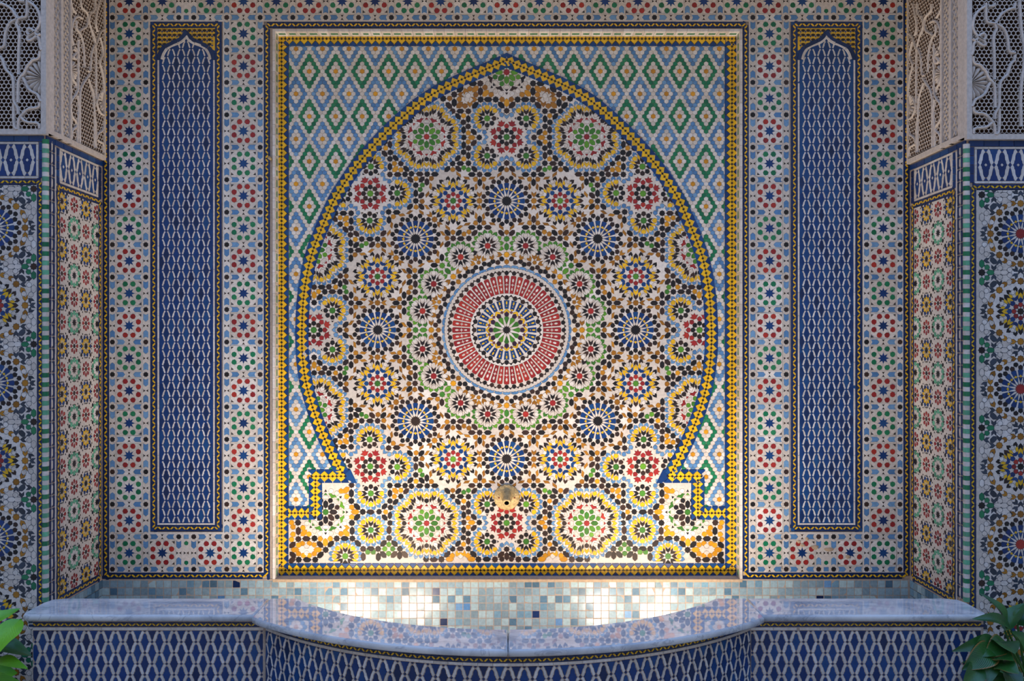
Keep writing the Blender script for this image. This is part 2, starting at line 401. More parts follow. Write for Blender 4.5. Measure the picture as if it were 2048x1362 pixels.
def twist_border(path, w=12.5, pitch=16.6, lev=1, lw=5.2, joint=True):
    d = arc(path); n = max(1, round(d[-1] / pitch)); p = d[-1] / n; h = w / 2; o = []
    for i in range(n):
        c = i * p
        o.append(T(warp(path, d, [(c, -h), (c + p, -h), (c + p, 0), (c, 0)]), 'navy', 'blue_border_tile', lev - 1))
        o.append(T(warp(path, d, [(c - p / 2, 0), (c + p / 2, 0), (c + p / 2, h), (c - p / 2, h)]), 'navy', 'blue_border_tile', lev - 1))
        for k, sg in ((.25, 1), (.75, -1)):
            m = c + k * p; a = p * .25; b = lw / 2
            o.append(T(warp(path, d, [(m - a, -sg * b), (m - a * .1, -sg * b * 1.1), (m + a * .75, sg * b * .25), (m + a, sg * b), (m + a * .1, sg * b * 1.1), (m - a * .75, -sg * b * .25)]), 'yellow', 'yellow_twist_tile', lev + 1))
    return o
def strip(path, w, L, m, name, lev=0):
    d = arc(path); n = max(1, round(d[-1] / L)); p = d[-1] / n; o = []
    for i in range(n): 
        k = max(1, int(p / 4)); top = [(i * p + j * p / k, -w / 2) for j in range(k + 1)]; bot = [(i * p + j * p / k, w / 2) for j in range(k, -1, -1)]
        o.append(T(warp(path, d, (top + bot) if len(path) > 2 else [top[0], top[-1], bot[0], bot[-1]]), m, name, lev))
    return o
# lobed lattice of white links round blue lozenges; half cell (a, b), nodes on every other half step
LINK = [(.02, .17), (.02, .21), (.16, .26), (.29, .42), (.34, .70), (.43, .75), (.47, .88), (.60, 1.0), (.77, 1.0), (.98, .85), (.87, .72), (.79, .55), (.71, .34), (.61, .28), (.53, .12), (.40, .0), (.23, 0)]
LOZ = [(0, .21), (.14, .27), (.27, .43), (.325, .71), (.41, .76), (.455, .89), (.59, 1.0), (.455, 1.11), (.385, 1.27), (.29, 1.35), (.21, 1.55), (.12, 1.72), (0, 1.86)]
def lattice(x0, y0, a, b, nx, ny, keep=None, rect=None, wname='white_link_tile', bname='blue_lozenge_tile', bl='cobalt', upper=True):
    o = []
    def put(p, m, nm, lev):
        if rect: p = clip_rect(p, *rect)
        if len(p) >= 3 and abs(area(p)) > 3:
            c = cen(p)
            if keep is None or keep(*c): o.append(T(p, m, nm, lev))
    for j in range(-1, ny + 1):
        for i in range(-1, nx + 2):
            if (i + j) % 2: continue
            X, Y = x0 + i * a, y0 + j * b
            for sg in (1, -1): put(inset([(X + sg * a * q[0], Y + b * q[1]) for q in LINK][::sg], -.5), 'white', wname, 0)
            put([(X + a * q[0], Y + b * q[1]) for q in LOZ] + [(X - a * q[0], Y + b * q[1]) for q in LOZ[::-1][1:-1]], bl if random.random() < .8 else 'navy', bname, 0)
            put([(X, Y - b * .16), (X + a * .2, Y), (X, Y + b * .13), (X - a * .2, Y)], 'navy', 'blue_knot_tile', 0)
    return o
# ------------------------------------------------------------------ the setting
ZT = 3.02
XL, XR = (205 - VX) * S, (1820 - VX) * S
YP = -(DB - 2.99)
def zrow(v, D=DB): return ZC - (v - VY) * D / F
ZS = zrow(1158)            # lower edge of the wall tiling, the sill over the basin
px0, px1, py0 = 545.5, 1484.5, 58.5        # opening of the recess at the wall face
xo0, xo1, zo1 = (px0 - VX) * S, (px1 - VX) * S, zrow(py0)
wall = empty('wall_back', (0, .1, 0), kind='structure')
wb = join([box(-7, xo0, .002, .3, 0, 4.4), box(xo1, 7, .002, .3, 0, 4.4), box(xo0, xo1, .002, .3, zo1, 4.4), box(xo0, xo1, .002, .3, 0, ZS), box(xo0, xo1, .062, .3, ZS, zo1)])
mesh_obj('mortar_bed', *wb, M['grout'], wall)
for nm, x0, x1 in (('wall_left', -7, XL - .002), ('wall_right', XR + .002, 7)):
    o = empty(nm, ((x0 + x1) / 2, (YP + 0) / 2, 0), kind='structure')
    mesh_obj('pier_masonry', *box(x0, x1, YP + .002, .05, 0, 4.4), M['grout'], o)
mesh_obj('floor', *box(-7.4, 7.4, -8.4, .3, -.2, 0), M['pave'], kind='structure')
mesh_obj('ceiling', *box(-7, 7, -.46, .3, 3.0, 3.3), M['masonry'], kind='structure')  # unseen overhang, put in to keep sky light off the niche
mesh_obj('wall_front', *box(-7, 7, -8.4, -8, 0, 8.5), M['render'], kind='structure')  # out of view, built tall to hide the low sky
mesh_obj('wall_unseen_left', *box(-7.4, -7, -8.4, .3, 0, 8.5), M['render'], kind='structure')  # unseen side wall, added to cut off low sky light
mesh_obj('wall_unseen_right', *box(7, 7.4, -8.4, .3, 0, 8.5), M['render'], kind='structure')  # unseen, added opposite the other side wall to cut low sky light
# ------------------------------------------------------------------ back wall surround: interlaced star bands
S0 = front_plane(DB)
def surround():
    bars = []; seen = {}; joints = []
    def joint(x0, y0, x1, y1, w=.16):
        dx, dy = x1 - x0, y1 - y0; l = math.hypot(dx, dy); nx, ny = -dy / l * w, dx / l * w
        joints.append([(x0 + nx, y0 + ny), (x1 + nx, y1 + ny), (x1 - nx, y1 - ny), (x0 - nx, y0 - ny)])
    def add(p, m, nm, lev=0):
        c = cen(p); k = (round(c[0] / 3), round(c[1] / 3))
        for a in (-1, 0, 1):
            for b in (-1, 0, 1):
                q = seen.get((k[0] + a, k[1] + b))
                if q and math.hypot(q[0] - c[0], q[1] - c[1]) < 3.2: return
        seen[k] = c; bars.append(T(p, m, nm, lev))
    hy = 32.45
    def bar(x, y, ang, l): add(xf([(l / 2, 0), (l / 2 - 4, 5), (-l / 2 - .6, 5), (-l / 2 + 1.8, 1.6), (-l / 2 + 1.8, -1.6), (-l / 2 - .6, -5), (l / 2 - 4, -5)], x, y, ang), 'lblue', 'light_blue_arrow_tile')
    def bow(x, y, ang):
        for sg in (1, -1): add(xf([(.6, 0), (5.6, 3.0), (4.6, 0), (5.6, -3.0)], x, y, ang + (0 if sg > 0 else 180)), 'black', 'black_dart_chip')
    def cell(cx, cy, hx, col):
        add(xf(star(8, 11.6, 5.9), cx, cy, 0), 'cobalt', 'blue_star_tile')
        for k in range(8):
            a = math.radians(22.5 + 45 * k)
            add(xf([(5.2, 0), (3.2, 4.8), (-2, 5.2), (-5.4, 2), (-5.4, -2), (-2, -5.2), (3.2, -4.8)], cx + 20 * math.cos(a), cy + 20 * math.sin(a), math.degrees(a) + 180), col, ('green' if col == 'emerald' else 'red') + '_petal_tile')
        for sx in (1, -1):
            for sy in (1, -1):
                add(xf(star(8, 5.7, 4.5, 22.5), cx + sx * hx, cy + sy * hy, 0), 'black', 'black_star_tile')
                add(xf([(-3.4, 0), (1.6, 3.8), (.6, 0), (1.6, -3.8)], cx + sx * 22.5, cy + sy * 21, math.degrees(math.atan2(sy, sx)) + 180), 'black', 'black_dart_chip')
        for k in range(8):
            a = math.radians(45 * k); r1 = 24
            joint(cx + 10.9 * math.cos(a), cy + 10.9 * math.sin(a), cx + r1 * math.cos(a + .12), cy + r1 * math.sin(a + .12))
        for sg in (1, -1):
            joint(cx - hx + 7, cy + sg * (hy - 7.2), cx + hx - 7, cy + sg * (hy - 7.2)); joint(cx + sg * (hx - 7.2), cy - hy + 7, cx + sg * (hx - 7.2), cy + hy - 7)
            for sy in (1, -1):
                joint(cx + sg * (hx - 7.4), cy + sy * (hy - 6), cx + sg * (hx - 7.4), cy + sy * hy)
                joint(cx + sg * hx, cy + sy * (hy - 6.6), cx + sg * (hx - 8), cy + sy * (hy - 6.6))
        for sy in (1, -1):
            bow(cx, cy + sy * hy, 90)
            for sx in (1, -1): bar(cx + sx * (hx / 2 - .5), cy + sy * hy, 0 if sx < 0 else 180, hx - 17)
        for sx in (1, -1):
            bow(cx + sx * hx, cy, 0)
            for sy in (1, -1): bar(cx + sx * hx, cy + sy * hy / 2, -90 * sy, hy - 16.5)
    ys = [67.5 + 64.9 * k for k in range(17)]
    for ci, cx in enumerate((258.3, 487, 1539, 1766.5)):
        for k, y in enumerate(ys): cell(cx, y, 33.4, 'emerald' if k % 2 == 0 else 'red')
    yt = ys[0] - 64.9; yb = ys[-1]
    def half(cx, cy, hx, col, top):
        for sy in (1, -1):
            bow(cx, cy, 0)
            for sx in (1, -1):
                add(xf(star(8, 5.7, 4.5, 22.5), cx + sx * hx, cy + sy * hy, 0), 'black', 'black_star_tile')
                bar(cx + sx * hx, cy + sy * hy / 2, -90 * sy, hy - 16.5)
            add(xf(shield(9, 8.6), cx, cy + sy * 20, 90 * sy), col, 'green_petal_tile')
            add(xf([(5, 0), (5, 4.3), (-5, 4.3), (-5, -4.3), (5, -4.3)], cx, cy + sy * hy, 0), 'lblue', 'light_blue_arrow_tile')
    for k, cx in enumerate((258.3, 324.6, 420.6, 487)):
        for mir in (0, 1):
            X = 2024.8 - cx if mir else cx
            cell(X, yt, 33, 'red' if k in (0, 3) else 'emerald'); cell(X, yb, 33, 'emerald' if k in (0, 3) else 'red')
    for X in (372.6, 1652.2): half(X, yt, 14.6, 'emerald', 1); half(X, yb, 14.6, 'emerald', 0)
    for k in range(1, 16): cell(487 + 1052 * k / 16, yt, 32.9, 'emerald' if k % 2 else 'red')
    zones = [(218.6, -14, 300.5, 1145), (446, -14, 527.5, 1145), (1497.3, -14, 1579, 1145), (1725, -14, 1806.4, 1145), (300.5, -14, 446, 43.5), (1579, -14, 1725, 43.5), (527.5, -14, 1497.3, 43.5),
             (300.5, 1064, 446, 1145), (1579, 1064, 1725, 1145)]
    out = []; 
    for z in zones:
        mine = []
        for t in bars:
            c = cen(t[0])
            if z[0] - 6 < c[0] < z[2] + 6 and z[1] - 6 < c[1] < z[3] + 6:
                p = clip_rect(t[0], *z)
                if len(p) > 2 and abs(area(p)) > 2: mine.append(T(p, t[1], t[2], t[3]))
        out += mine
        # straps: extra joints where bands end
        jt = []
        for j in joints:
            c = cen(j)
            if z[0] - 40 < c[0] < z[2] + 40 and z[1] - 40 < c[1] < z[3] + 40:
                p = clip_rect(j, *z)
                if len(p) > 2: jt.append(T(p, 'white', 'joint', 0))
        lay_pieces.extend(gaps([(z[0], z[1]), (z[2], z[1]), (z[2], z[3]), (z[0], z[3])], mine + jt, 'white', 'white_strap_tile', neck=1.5, amin=7, ins=.06))
    return out
lay_pieces = []
st = surround()
# twisted borders of the wall: along the outer edges, round the recess and below
def rect_path(x0, y0, x1, y1): return [[(x0, y0), (x1, y0)], [(x1, y0), (x1, y1)], [(x1, y1), (x0, y1)], [(x0, y1), (x0, y0)]]
for a, b in (((211.7, 1151.5), (211.7, -14)), ((1813, -14), (1813, 1151.5)), ((533.8, 1151.5), (533.8, 50)), ((1491.6, 50), (1491.6, 1151.5)), ((533.8, 49.8), (1491.6, 49.8)),
             ((212, 1151.5), (533.8, 1151.5)), ((1491.6, 1151.5), (1813, 1151.5))):
    st += twist_border([a, b])
lay(wall, S0, st, stuff='small_surround_chips')
lay_gaps(wall, S0, lay_pieces, limit=300, stuff='small_strap_chips')
# ------------------------------------------------------------------ two blind arch panels with the blue lattice
def blind_arch(mirror, label):
    def fx(x): return 2025.3 - x if mirror else x
    p = empty('blind_arch_panel', ((fx(372.3) - VX) * S, -.002, zrow(1058)), label=label, category='mosaic panel')
    inner = [(373.3, 68), (367, 78.5), (356.4, 85), (342.3, 90), (332.6, 96), (325.5, 106.7), (321.6, 119)]
    band = [(372.5, 62), (367.4, 71.8), (358.6, 79.8), (345.8, 85.8), (335, 91), (326, 96.5), (321, 104), (318.8, 112), (318.2, 120)]
    wband = [(373, 72), (368, 79.8), (357, 86.5), (343.5, 91.3), (334, 97.7), (327.3, 108), (323.8, 119)]
    def both(l): return smooth([(744.8 - x, y) for x, y in l[::-1]][:-1] + [(372.4, l[0][1])] + l[1:], 4)
    B = both(band)[::-1]; W = both(wband)[::-1]
    reg = W + [(424.8, 1047), (320, 1047)]
    regb = B + [(430.5, 54.5), (314.3, 54.5)]
    t = lattice(372.4, 97.2 - 15.85, 9.95, 15.85, 6, 61, keep=lambda x, y: inside(reg, x, y), rect=(319, 60, 425.8, 1045), bl='cobalt')
    t2 = lattice(372.4, 97.2 - 15.85, 9.95, 15.85, -12, 61, keep=None)
    a = lattice(372.4 - 6 * 9.95, 97.2 - 15.85, 9.95, 15.85, 12, 61, keep=lambda x, y: inside(reg, x, y), rect=(319, 60, 425.8, 1045))
    t = a
    for j in range(7):
        for i in range(12):
            x, y = 319.3 + i * 10.0, 56 + j * 9.2
            q = clip_rect([(x - 5, y - .2), (x, y - 3.5), (x + 5, y - .2), (x + 5, y + 6), (x, y + 8.6), (x - 5, y + 6)], 314.4, 55.4, 430.4, 125)
            if len(q) > 2 and inside(regb, *cen(q)): t.append(T(q, 'yellow', 'yellow_scale_tile', 0))
            if j < 6 and inside(regb, x, y + 5): 
                f = clip_rect([(x, y + 9), (x - 4.5, y + 5.6), (x - 3.6, y + 3.2), (x, y + 2), (x + 3.6, y + 3.2), (x + 4.5, y + 5.6)], 314.4, 55.4, 430.4, 125)
                if len(f) > 2: t.append(T(f, 'black', 'black_fan_tile', 1))
    t += [T(q[0], 'navy', 'blue_arch_tile', 2) for q in strip(B, 8.2, 30, 'navy', 'x')]
    t += [T(q[0], 'white', 'white_arch_tile', 2) for q in strip(W, 5.6, 24, 'white', 'x')]
    for x in (316.7, 428.1): t += strip([(x, 120), (x, 1050)], 3.8, 46, 'white', 'white_strip_tile', 1)
    t += strip([(314.8, 1048), (430, 1048)], 3.8, 40, 'white', 'white_strip_tile', 1)
    for a_, b_ in (((308, 50), (436.8, 50)), ((436.8, 50), (436.8, 1056)), ((436.8, 1056), (308, 1056)), ((308, 1056), (308, 50))): t += twist_border([a_, b_], w=13.2, lev=2)
    t = [T([(fx(x), y) for x, y in q[0]], *q[1:]) for q in t]
    bx0, bx1 = sorted((fx(301.3), fx(443.4)))
    mesh_obj('mortar_bed', *box((bx0 - VX) * S, (bx1 - VX) * S, -.0006, .004, zrow(1062.5), zrow(43.6)), M['cobalt'], p)
    lay(p, S0, t, limit=300, stuff='small_lattice_chips')
blind_arch(False, 'tall narrow blue lattice panel with pointed yellow arch head, left of the recess')
blind_arch(True, 'tall narrow blue lattice panel with pointed yellow arch head, right of the recess')
# ------------------------------------------------------------------ recessed centre panel
D1 = 3.485; S1 = front_plane(D1); CX, CY = 1013.3, 660.0
panel = empty('arched_mosaic_panel', (0, .055, zrow(1158)), label='great recessed mosaic of star rosettes under a pointed horseshoe arch, behind the spout', category='mosaic panel')
mesh_obj('mortar_bed', *box(xo0, xo1, .0558, .0615, ZS, zo1), M['grout'], panel)
arch_r = [(1013.3, 120.5), (1043, 134), (1092, 154.5), (1141, 177.5), (1184, 204), (1225, 238), (1257, 268.5), (1289, 303), (1317, 337), (1340, 371), (1359, 402), (1383, 457), (1400, 500), (1410.5, 540), (1418.5, 590), (1422, 640), (1422.5, 690), (1419, 735), (1411, 780), (1394, 836), (1370, 893), (1339, 952)]
arch_l = [(2 * CX - x, y) for x, y in arch_r[1:]][::-1]
ar = smooth(arch_r, 4); al = [(2 * CX - x, y) for x, y in ar]
fl, fr_, ft, fb = 563.6, 1463.5, 78.2, 1140
sx0, sx1 = 2 * CX - 1395.5, 1395.5; sy0, sy1 = 952.5, 1026
field = al[::-1][:-1] + ar + [(sx1, sy0), (sx1, sy1), (fr_, sy1), (fr_, fb - 12), (fl, fb - 12), (fl, sy1), (sx0, sy1), (sx0, sy0)]
field_in = field
mos = []; seen = {}
def put(p, m, nm, lev=0, near=4.6, k=1.12):
    c = cen(p)
    if k != 1: p = [(c[0] + (x - c[0]) * k, c[1] + (y - c[1]) * k) for x, y in p]
    if lev == 0:
        k = (int(c[0] // 5), int(c[1] // 5))
        for a in (-1, 0, 1):
            for b in (-1, 0, 1):
                for q in seen.get((k[0] + a, k[1] + b), ()):
                    if math.hypot(q[0] - c[0], q[1] - c[1]) < near: return
        seen.setdefault(k, []).append(c)
    X, Y = CX + c[0], CY + c[1]
    if inside(field, X, Y): mos.append(T([(CX + x, CY + y) for x, y in p], m, nm, lev))
def medallion():
    o = [T(star(12, 8.2, 5.6), 'black', 'black_star_tile')]
    o += ringt(0, 0, 12, 19.5, [(-8, 0), (4, 4.5), (6.4, 3.2), (7.4, 0), (6.4, -3.2), (4, -4.5)], 'green', 'green_petal_tile')
    o += ringt(0, 0, 12, 31.8, shield(8.6, 8.4), 'plum', 'plum_shield_tile')
    o += ringt(0, 0, 12, 36.2, [(3, 0), (0, 3.4), (-3.2, 0), (0, -3.4)], 'mauve', 'mauve_chip', 15)
    o += ringt(0, 0, 12, 38.5, [(4, 0), (-1.8, 5.6), (-4.6, 4.2), (-.4, 0), (-4.6, -4.2), (-1.8, -5.6)], 'yellow', 'yellow_chevron_chip')
    o += ringt(0, 0, 12, 41.2, [(2.6, 0), (0, 3.6), (-2.4, 0), (0, -3.6)], 'yellow', 'yellow_square_chip', 15)
    bar = [(-8, 3.4), (-8, -3.4), (8, -5), (8, 5)]
    o += ringt(0, 0, 24, 51, bar, 'cobalt', 'blue_bar_tile')
    o += ringt(0, 0, 24, 54.2, ellipse(7.4, 3.8), 'yellow', 'yellow_inlay_chip', 0, 1) + ringt(0, 0, 24, 47.6, ellipse(3, 2.8, 6), 'yellow', 'yellow_inlay_chip', 0, 1)
    o += ringt(0, 0, 24, 65.2, shield(8.8, 8.4), 'black', 'black_shield_tile')
    o += ringt(0, 0, 24, 68.6, [(2.2, 0), (-2, 3.6), (-2.6, 2), (-.8, 0), (-2.6, -2), (-2, -3.6)], 'black', 'black_chevron_chip', 7.5)
    rb = [(-16.5, 3.3), (-16.5, -3.3), (14, -5), (16.5, -4), (17, 0), (16.5, 4), (14, 5)]
    o += ringt(0, 0, 48, 91, rb, 'red', 'red_bar_tile')
    o += ringt(0, 0, 48, 99.5, ellipse(7.6, 4.4), 'white', 'white_inlay_chip', 0, 1) + ringt(0, 0, 48, 90.5, star(4, 4.4, 1.5), 'white', 'white_inlay_chip', 0, 1) + ringt(0, 0, 48, 82, ellipse(6.6, 3.6), 'white', 'white_inlay_chip', 0, 1)
    o += ringt(0, 0, 48, 114.4, shield(8.2, 7.9), 'black', 'black_shield_tile')
    o += ringt(0, 0, 48, 117.4, [(2, 0), (-1.6, 2.8), (-2.2, 1.6), (-.6, 0), (-2.2, -1.6), (-1.6, -2.8)], 'black', 'black_chevron_chip', 3.75)
    o += ringt(0, 0, 48, 126.6, [(-3, 7), (-1.4, 3), (-2.6, 0), (-1.4, -3), (-3, -7), (.8, -7), (2.6, -3.4), (3, 0), (2.6, 3.4), (.8, 7)], 'lblue', 'light_blue_cap_tile')
    return o
NM = dict(shield='shield_tile', star='star_tile', peb='pebble_tile', dart='notched_dart_tile', para='slanted_tile', rhomb='lozenge_tile')
CN = dict(black='black', green='green', ochre='ochre', amber='amber', lblue='light_blue', yellow='yellow', cobalt='blue', red='red', white='white', mint='mint')
def nm(k, c): return CN[c] + '_' + NM[k]
def R1(x, y, base):           # red-centred rosette; base = direction away from the medallion
    o = [T(xf(star(8, 6, 4.9), x, y, 0), 'red', 'red_star_tile')]
    o += ringt(x, y, 8, 12.4, dart(10.5, 8.4), 'black', 'black_notched_dart_tile', 0, 0, 180)
    o += ringt(x, y, 16, 28, dart(9.4, 8), 'green', 'green_notched_dart_tile', 11.25, 0, 0, lambda a: math.cos(math.radians(a - base)) > -.25)
    o += ringt(x, y, 8, 15.6, rhomb(11.5, 3.9), 'white', 'white_lozenge_tile', 22.5)
    o += ringt(x, y, 8, 21.6, shield(9, 8.2), 'white', 'white_shield_tile', 0, 0, 180)
    return o
def Bst(x, y, k=1, mid='black'):
    o = [T(xf(star(16, 9.8 * k, 7.4 * k), x, y, 0), mid, 'sixteen_point_star_tile')]
    o += ringt(x, y, 16, 19.5 * k, [(-6.5 * k, 0), (2.4 * k, 3.1 * k), (4 * k, 0), (2.4 * k, -3.1 * k)], 'cobalt', 'blue_kite_tile', 0)
    o += ringt(x, y, 16, 24.2 * k, [(3.4 * k, 0), (0, 3 * k), (-3 * k, 0), (0, -3 * k)], 'yellow', 'yellow_diamond_chip', 0, 1)
    o += ringt(x, y, 16, 31 * k, [(-5.6 * k, 3.1 * k), (-4.2 * k, 0), (-5.6 * k, -3.1 * k), (3.6 * k, -4.5 * k), (5 * k, -3 * k), (5 * k, 3 * k), (3.6 * k, 4.5 * k)], 'cobalt', 'blue_petal_tile', 0)
    o += ringt(x, y, 16, 41.4 * k, shield(8.6, 8.2), 'black', 'black_shield_tile', 0)
    o += ringt(x, y, 16, 46.2 * k, shield(8.6, 8.2), 'black', 'black_shield_tile', 11.25, 0, 180)
    return o
def Drs(x, y, ph, k=1, mid='green'):
    o = [T(xf(star(8, 6.2, 5), x, y, ph), mid, 'green_star_tile' if mid == 'green' else 'black_star_tile')]
    o += ringt(x, y, 8, 12.9 * k, shield(8.8, 8.4), 'red', 'red_shield_tile', ph, 0, 180)
    o += ringt(x, y, 8, 22.6 * k, shield(8.8, 8.4), 'cobalt', 'blue_shield_tile', ph)
    o += ringt(x, y, 8, 27.6 * k, BAT, 'cobalt', 'blue_bat_tile', ph + 22.5)
    o += ringt(x, y, 8, 31.4 * k, dart(12.5, 9), 'yellow', 'yellow_notched_dart_tile', ph)
    for sg in (1, -1):
        o += ringt(x, y, 8, 35.6 * k, rhomb(13, 6), 'yellow', 'yellow_lozenge_tile', ph + 22.5 + sg * 10.6, 0, sg * 13)
        o += ringt(x, y, 8, 45.6 * k, dart(10, 7.6), 'black', 'black_notched_dart_tile', ph + 22.5 + sg * 9.4, 0, sg * 22)
    o += ringt(x, y, 8, 40.6 * k, dart(12, 8.4), 'black', 'black_notched_dart_tile', ph)
    o += ringt(x, y, 8, 40.8 * k, shield(8.8, 8), 'white', 'white_shield_tile', ph + 22.5, 0, 180)
    return o
def Grs(x, y, away=None, lim=91):
    ok = (lambda a: True) if away is None else (lambda a: abs((a - away + 180) % 360 - 180) <= lim)
    no = lambda a: not ok(a)
    o = [T(xf(star(8, 6, 5), x, y, 0), 'green', 'green_star_tile')]
    o += ringt(x, y, 8, 12.8, dart(10.5, 8.4), 'black', 'black_notched_dart_tile', 0, 0, 180, ok) + ringt(x, y, 8, 13.2, shield(9, 8.2), 'black', 'black_shield_tile', 0, 0, 180, no)
    o += ringt(x, y, 8, 21.8, shield(9, 8.6), 'yellow', 'yellow_shield_tile', 0, 0, 180, ok)
    o += ringt(x, y, 8, 20.6, rhomb(13, 5.2), 'yellow', 'yellow_lozenge_tile', 22.5, 0, 0, ok)
    o += ringt(x, y, 16, 29.6, dart(9, 8), 'lblue', 'light_blue_notched_dart_tile', 11.25, 0, 0, (lambda a: True) if away is None else (lambda a: abs((a - away + 180) % 360 - 180) <= 104))
    o += ringt(x, y, 8, 21.5, [(2, 0), (-1, 2.2), (-1, -2.2)], 'black', 'black_dart_chip', 0, 0, 0, lambda a: away is not None and abs((a - away) % 360 - 180) > 40 and no(a))
    return o
def Ers(x, y):
    o = [T(xf(star(8, 6.2, 5), x, y, 0), 'green', 'green_star_tile')]
    o += ringt(x, y, 8, 12.8, shield(8.8, 8.6), 'black', 'black_shield_tile', 0, 0, 180)
    o += ringt(x, y, 8, 22.6, shield(8.8, 8.4), 'red', 'red_shield_tile', 0)
    o += ringt(x, y, 8, 29, TRI3, 'red', 'red_crown_tile', 22.5)
    o += ringt(x, y, 8, 41.2, dart(9.4, 8), 'lblue', 'light_blue_notched_dart_tile', 0, 0, 180, lambda a: a % 90 < 1)
    for sg in (1, -1): o += ringt(x, y, 4, 45, shield(8.6, 8), 'lblue', 'light_blue_shield_tile', sg * 12.5, 0, 180)
    return o
def Hrs(x, y, ph, petals='green', mid='red', crown='red', outer=True):
    o = [T(xf(star(8, 6, 4.8), x, y, ph), mid, CN[mid] + '_star_tile')]
    o += ringt(x, y, 8, 15.6, peb(15, 8.8), petals, CN[petals] + '_pebble_tile', ph)
    o += ringt(x, y, 8, 24.4, shield(9.4, 8.6), petals, CN[petals] + '_shield_tile', ph + 22.5, 0, 180)
    o += ringt(x, y, 8, 35, CROWN, crown, CN[crown] + '_crown_tile', ph + 22.5)
    o += ringt(x, y, 8, 36, [(2.4, 0), (-1.6, 3.4), (-1.6, -3.4)], crown, CN[crown] + '_dart_chip', ph)
    o += ringt(x, y, 8, 29.6, [(-3.2, 3.4), (-3.2, -3.4), (2.2, -6.5), (3.4, 0), (2.2, 6.5)], 'white', 'white_wedge_tile', ph)
    if outer:
        o += ringt(x, y, 8, 45, [(-4.5, 0), (0, 4.6), (5, 3.2), (3, 0), (5, -3.2), (0, -4.6)], 'white', 'white_notched_dart_tile', ph + 22.5)
        for sg in (1, -1): o += ringt(x, y, 8, 40, rhomb(9, 5.6), 'white', 'white_lozenge_tile', ph + sg * 11.5)
        o += ringt(x, y, 8, 44.4, shield(9.4, 8.8), 'black', 'black_shield_tile', ph, 0, 180)
        o += ringt(x, y, 8, 55.2, dart(11.5, 8.8), 'yellow', 'yellow_notched_dart_tile', ph)
        o += ringt(x, y, 8, 61.4, rhomb(12, 5), 'yellow', 'yellow_lozenge_tile', ph + 22.5)
        o += ringt(x, y, 8, 67, dart(9, 8.2), 'lblue', 'light_blue_notched_dart_tile', ph)
        for sg in (1, -1):
            o += ringt(x, y, 8, 52.4, dart(12, 8.8), 'black', 'black_notched_dart_tile', ph + 22.5 + sg * 7, 0, 180)
            o += ringt(x, y, 8, 47.6, rhomb(11, 5), 'black', 'black_lozenge_tile', ph + sg * 9.5)
            o += ringt(x, y, 8, 61, shield(9.6, 8.8), 'yellow', 'yellow_shield_tile', ph + 22.5 + sg * 7.6, 0, 180)
            o += ringt(x, y, 8, 56.6, rhomb(12, 5.4), 'yellow', 'yellow_lozenge_tile', ph + sg * 8.2)
            o += ringt(x, y, 8, 67, dart(9, 8), 'lblue', 'light_blue_notched_dart_tile', ph + sg * 10)
            o += ringt(x, y, 8, 70.8, dart(9, 7.6), 'lblue', 'light_blue_notched_dart_tile', ph + 22.5 + sg * 4.6)
    else:
        for sg in (1, -1): o += ringt(x, y, 8, 43.5, shield(9, 8.4), 'white', 'white_shield_tile', ph + 22.5 + sg * 8, 0, 180)
        o += ringt(x, y, 8, 43, [(2.2, 0), (-2.2, 2.6), (-2.2, -2.6)], 'black', 'black_dart_chip', ph, 0, 0)
    return o
for t in medallion(): put(*t, near=1.5, k=1.07)
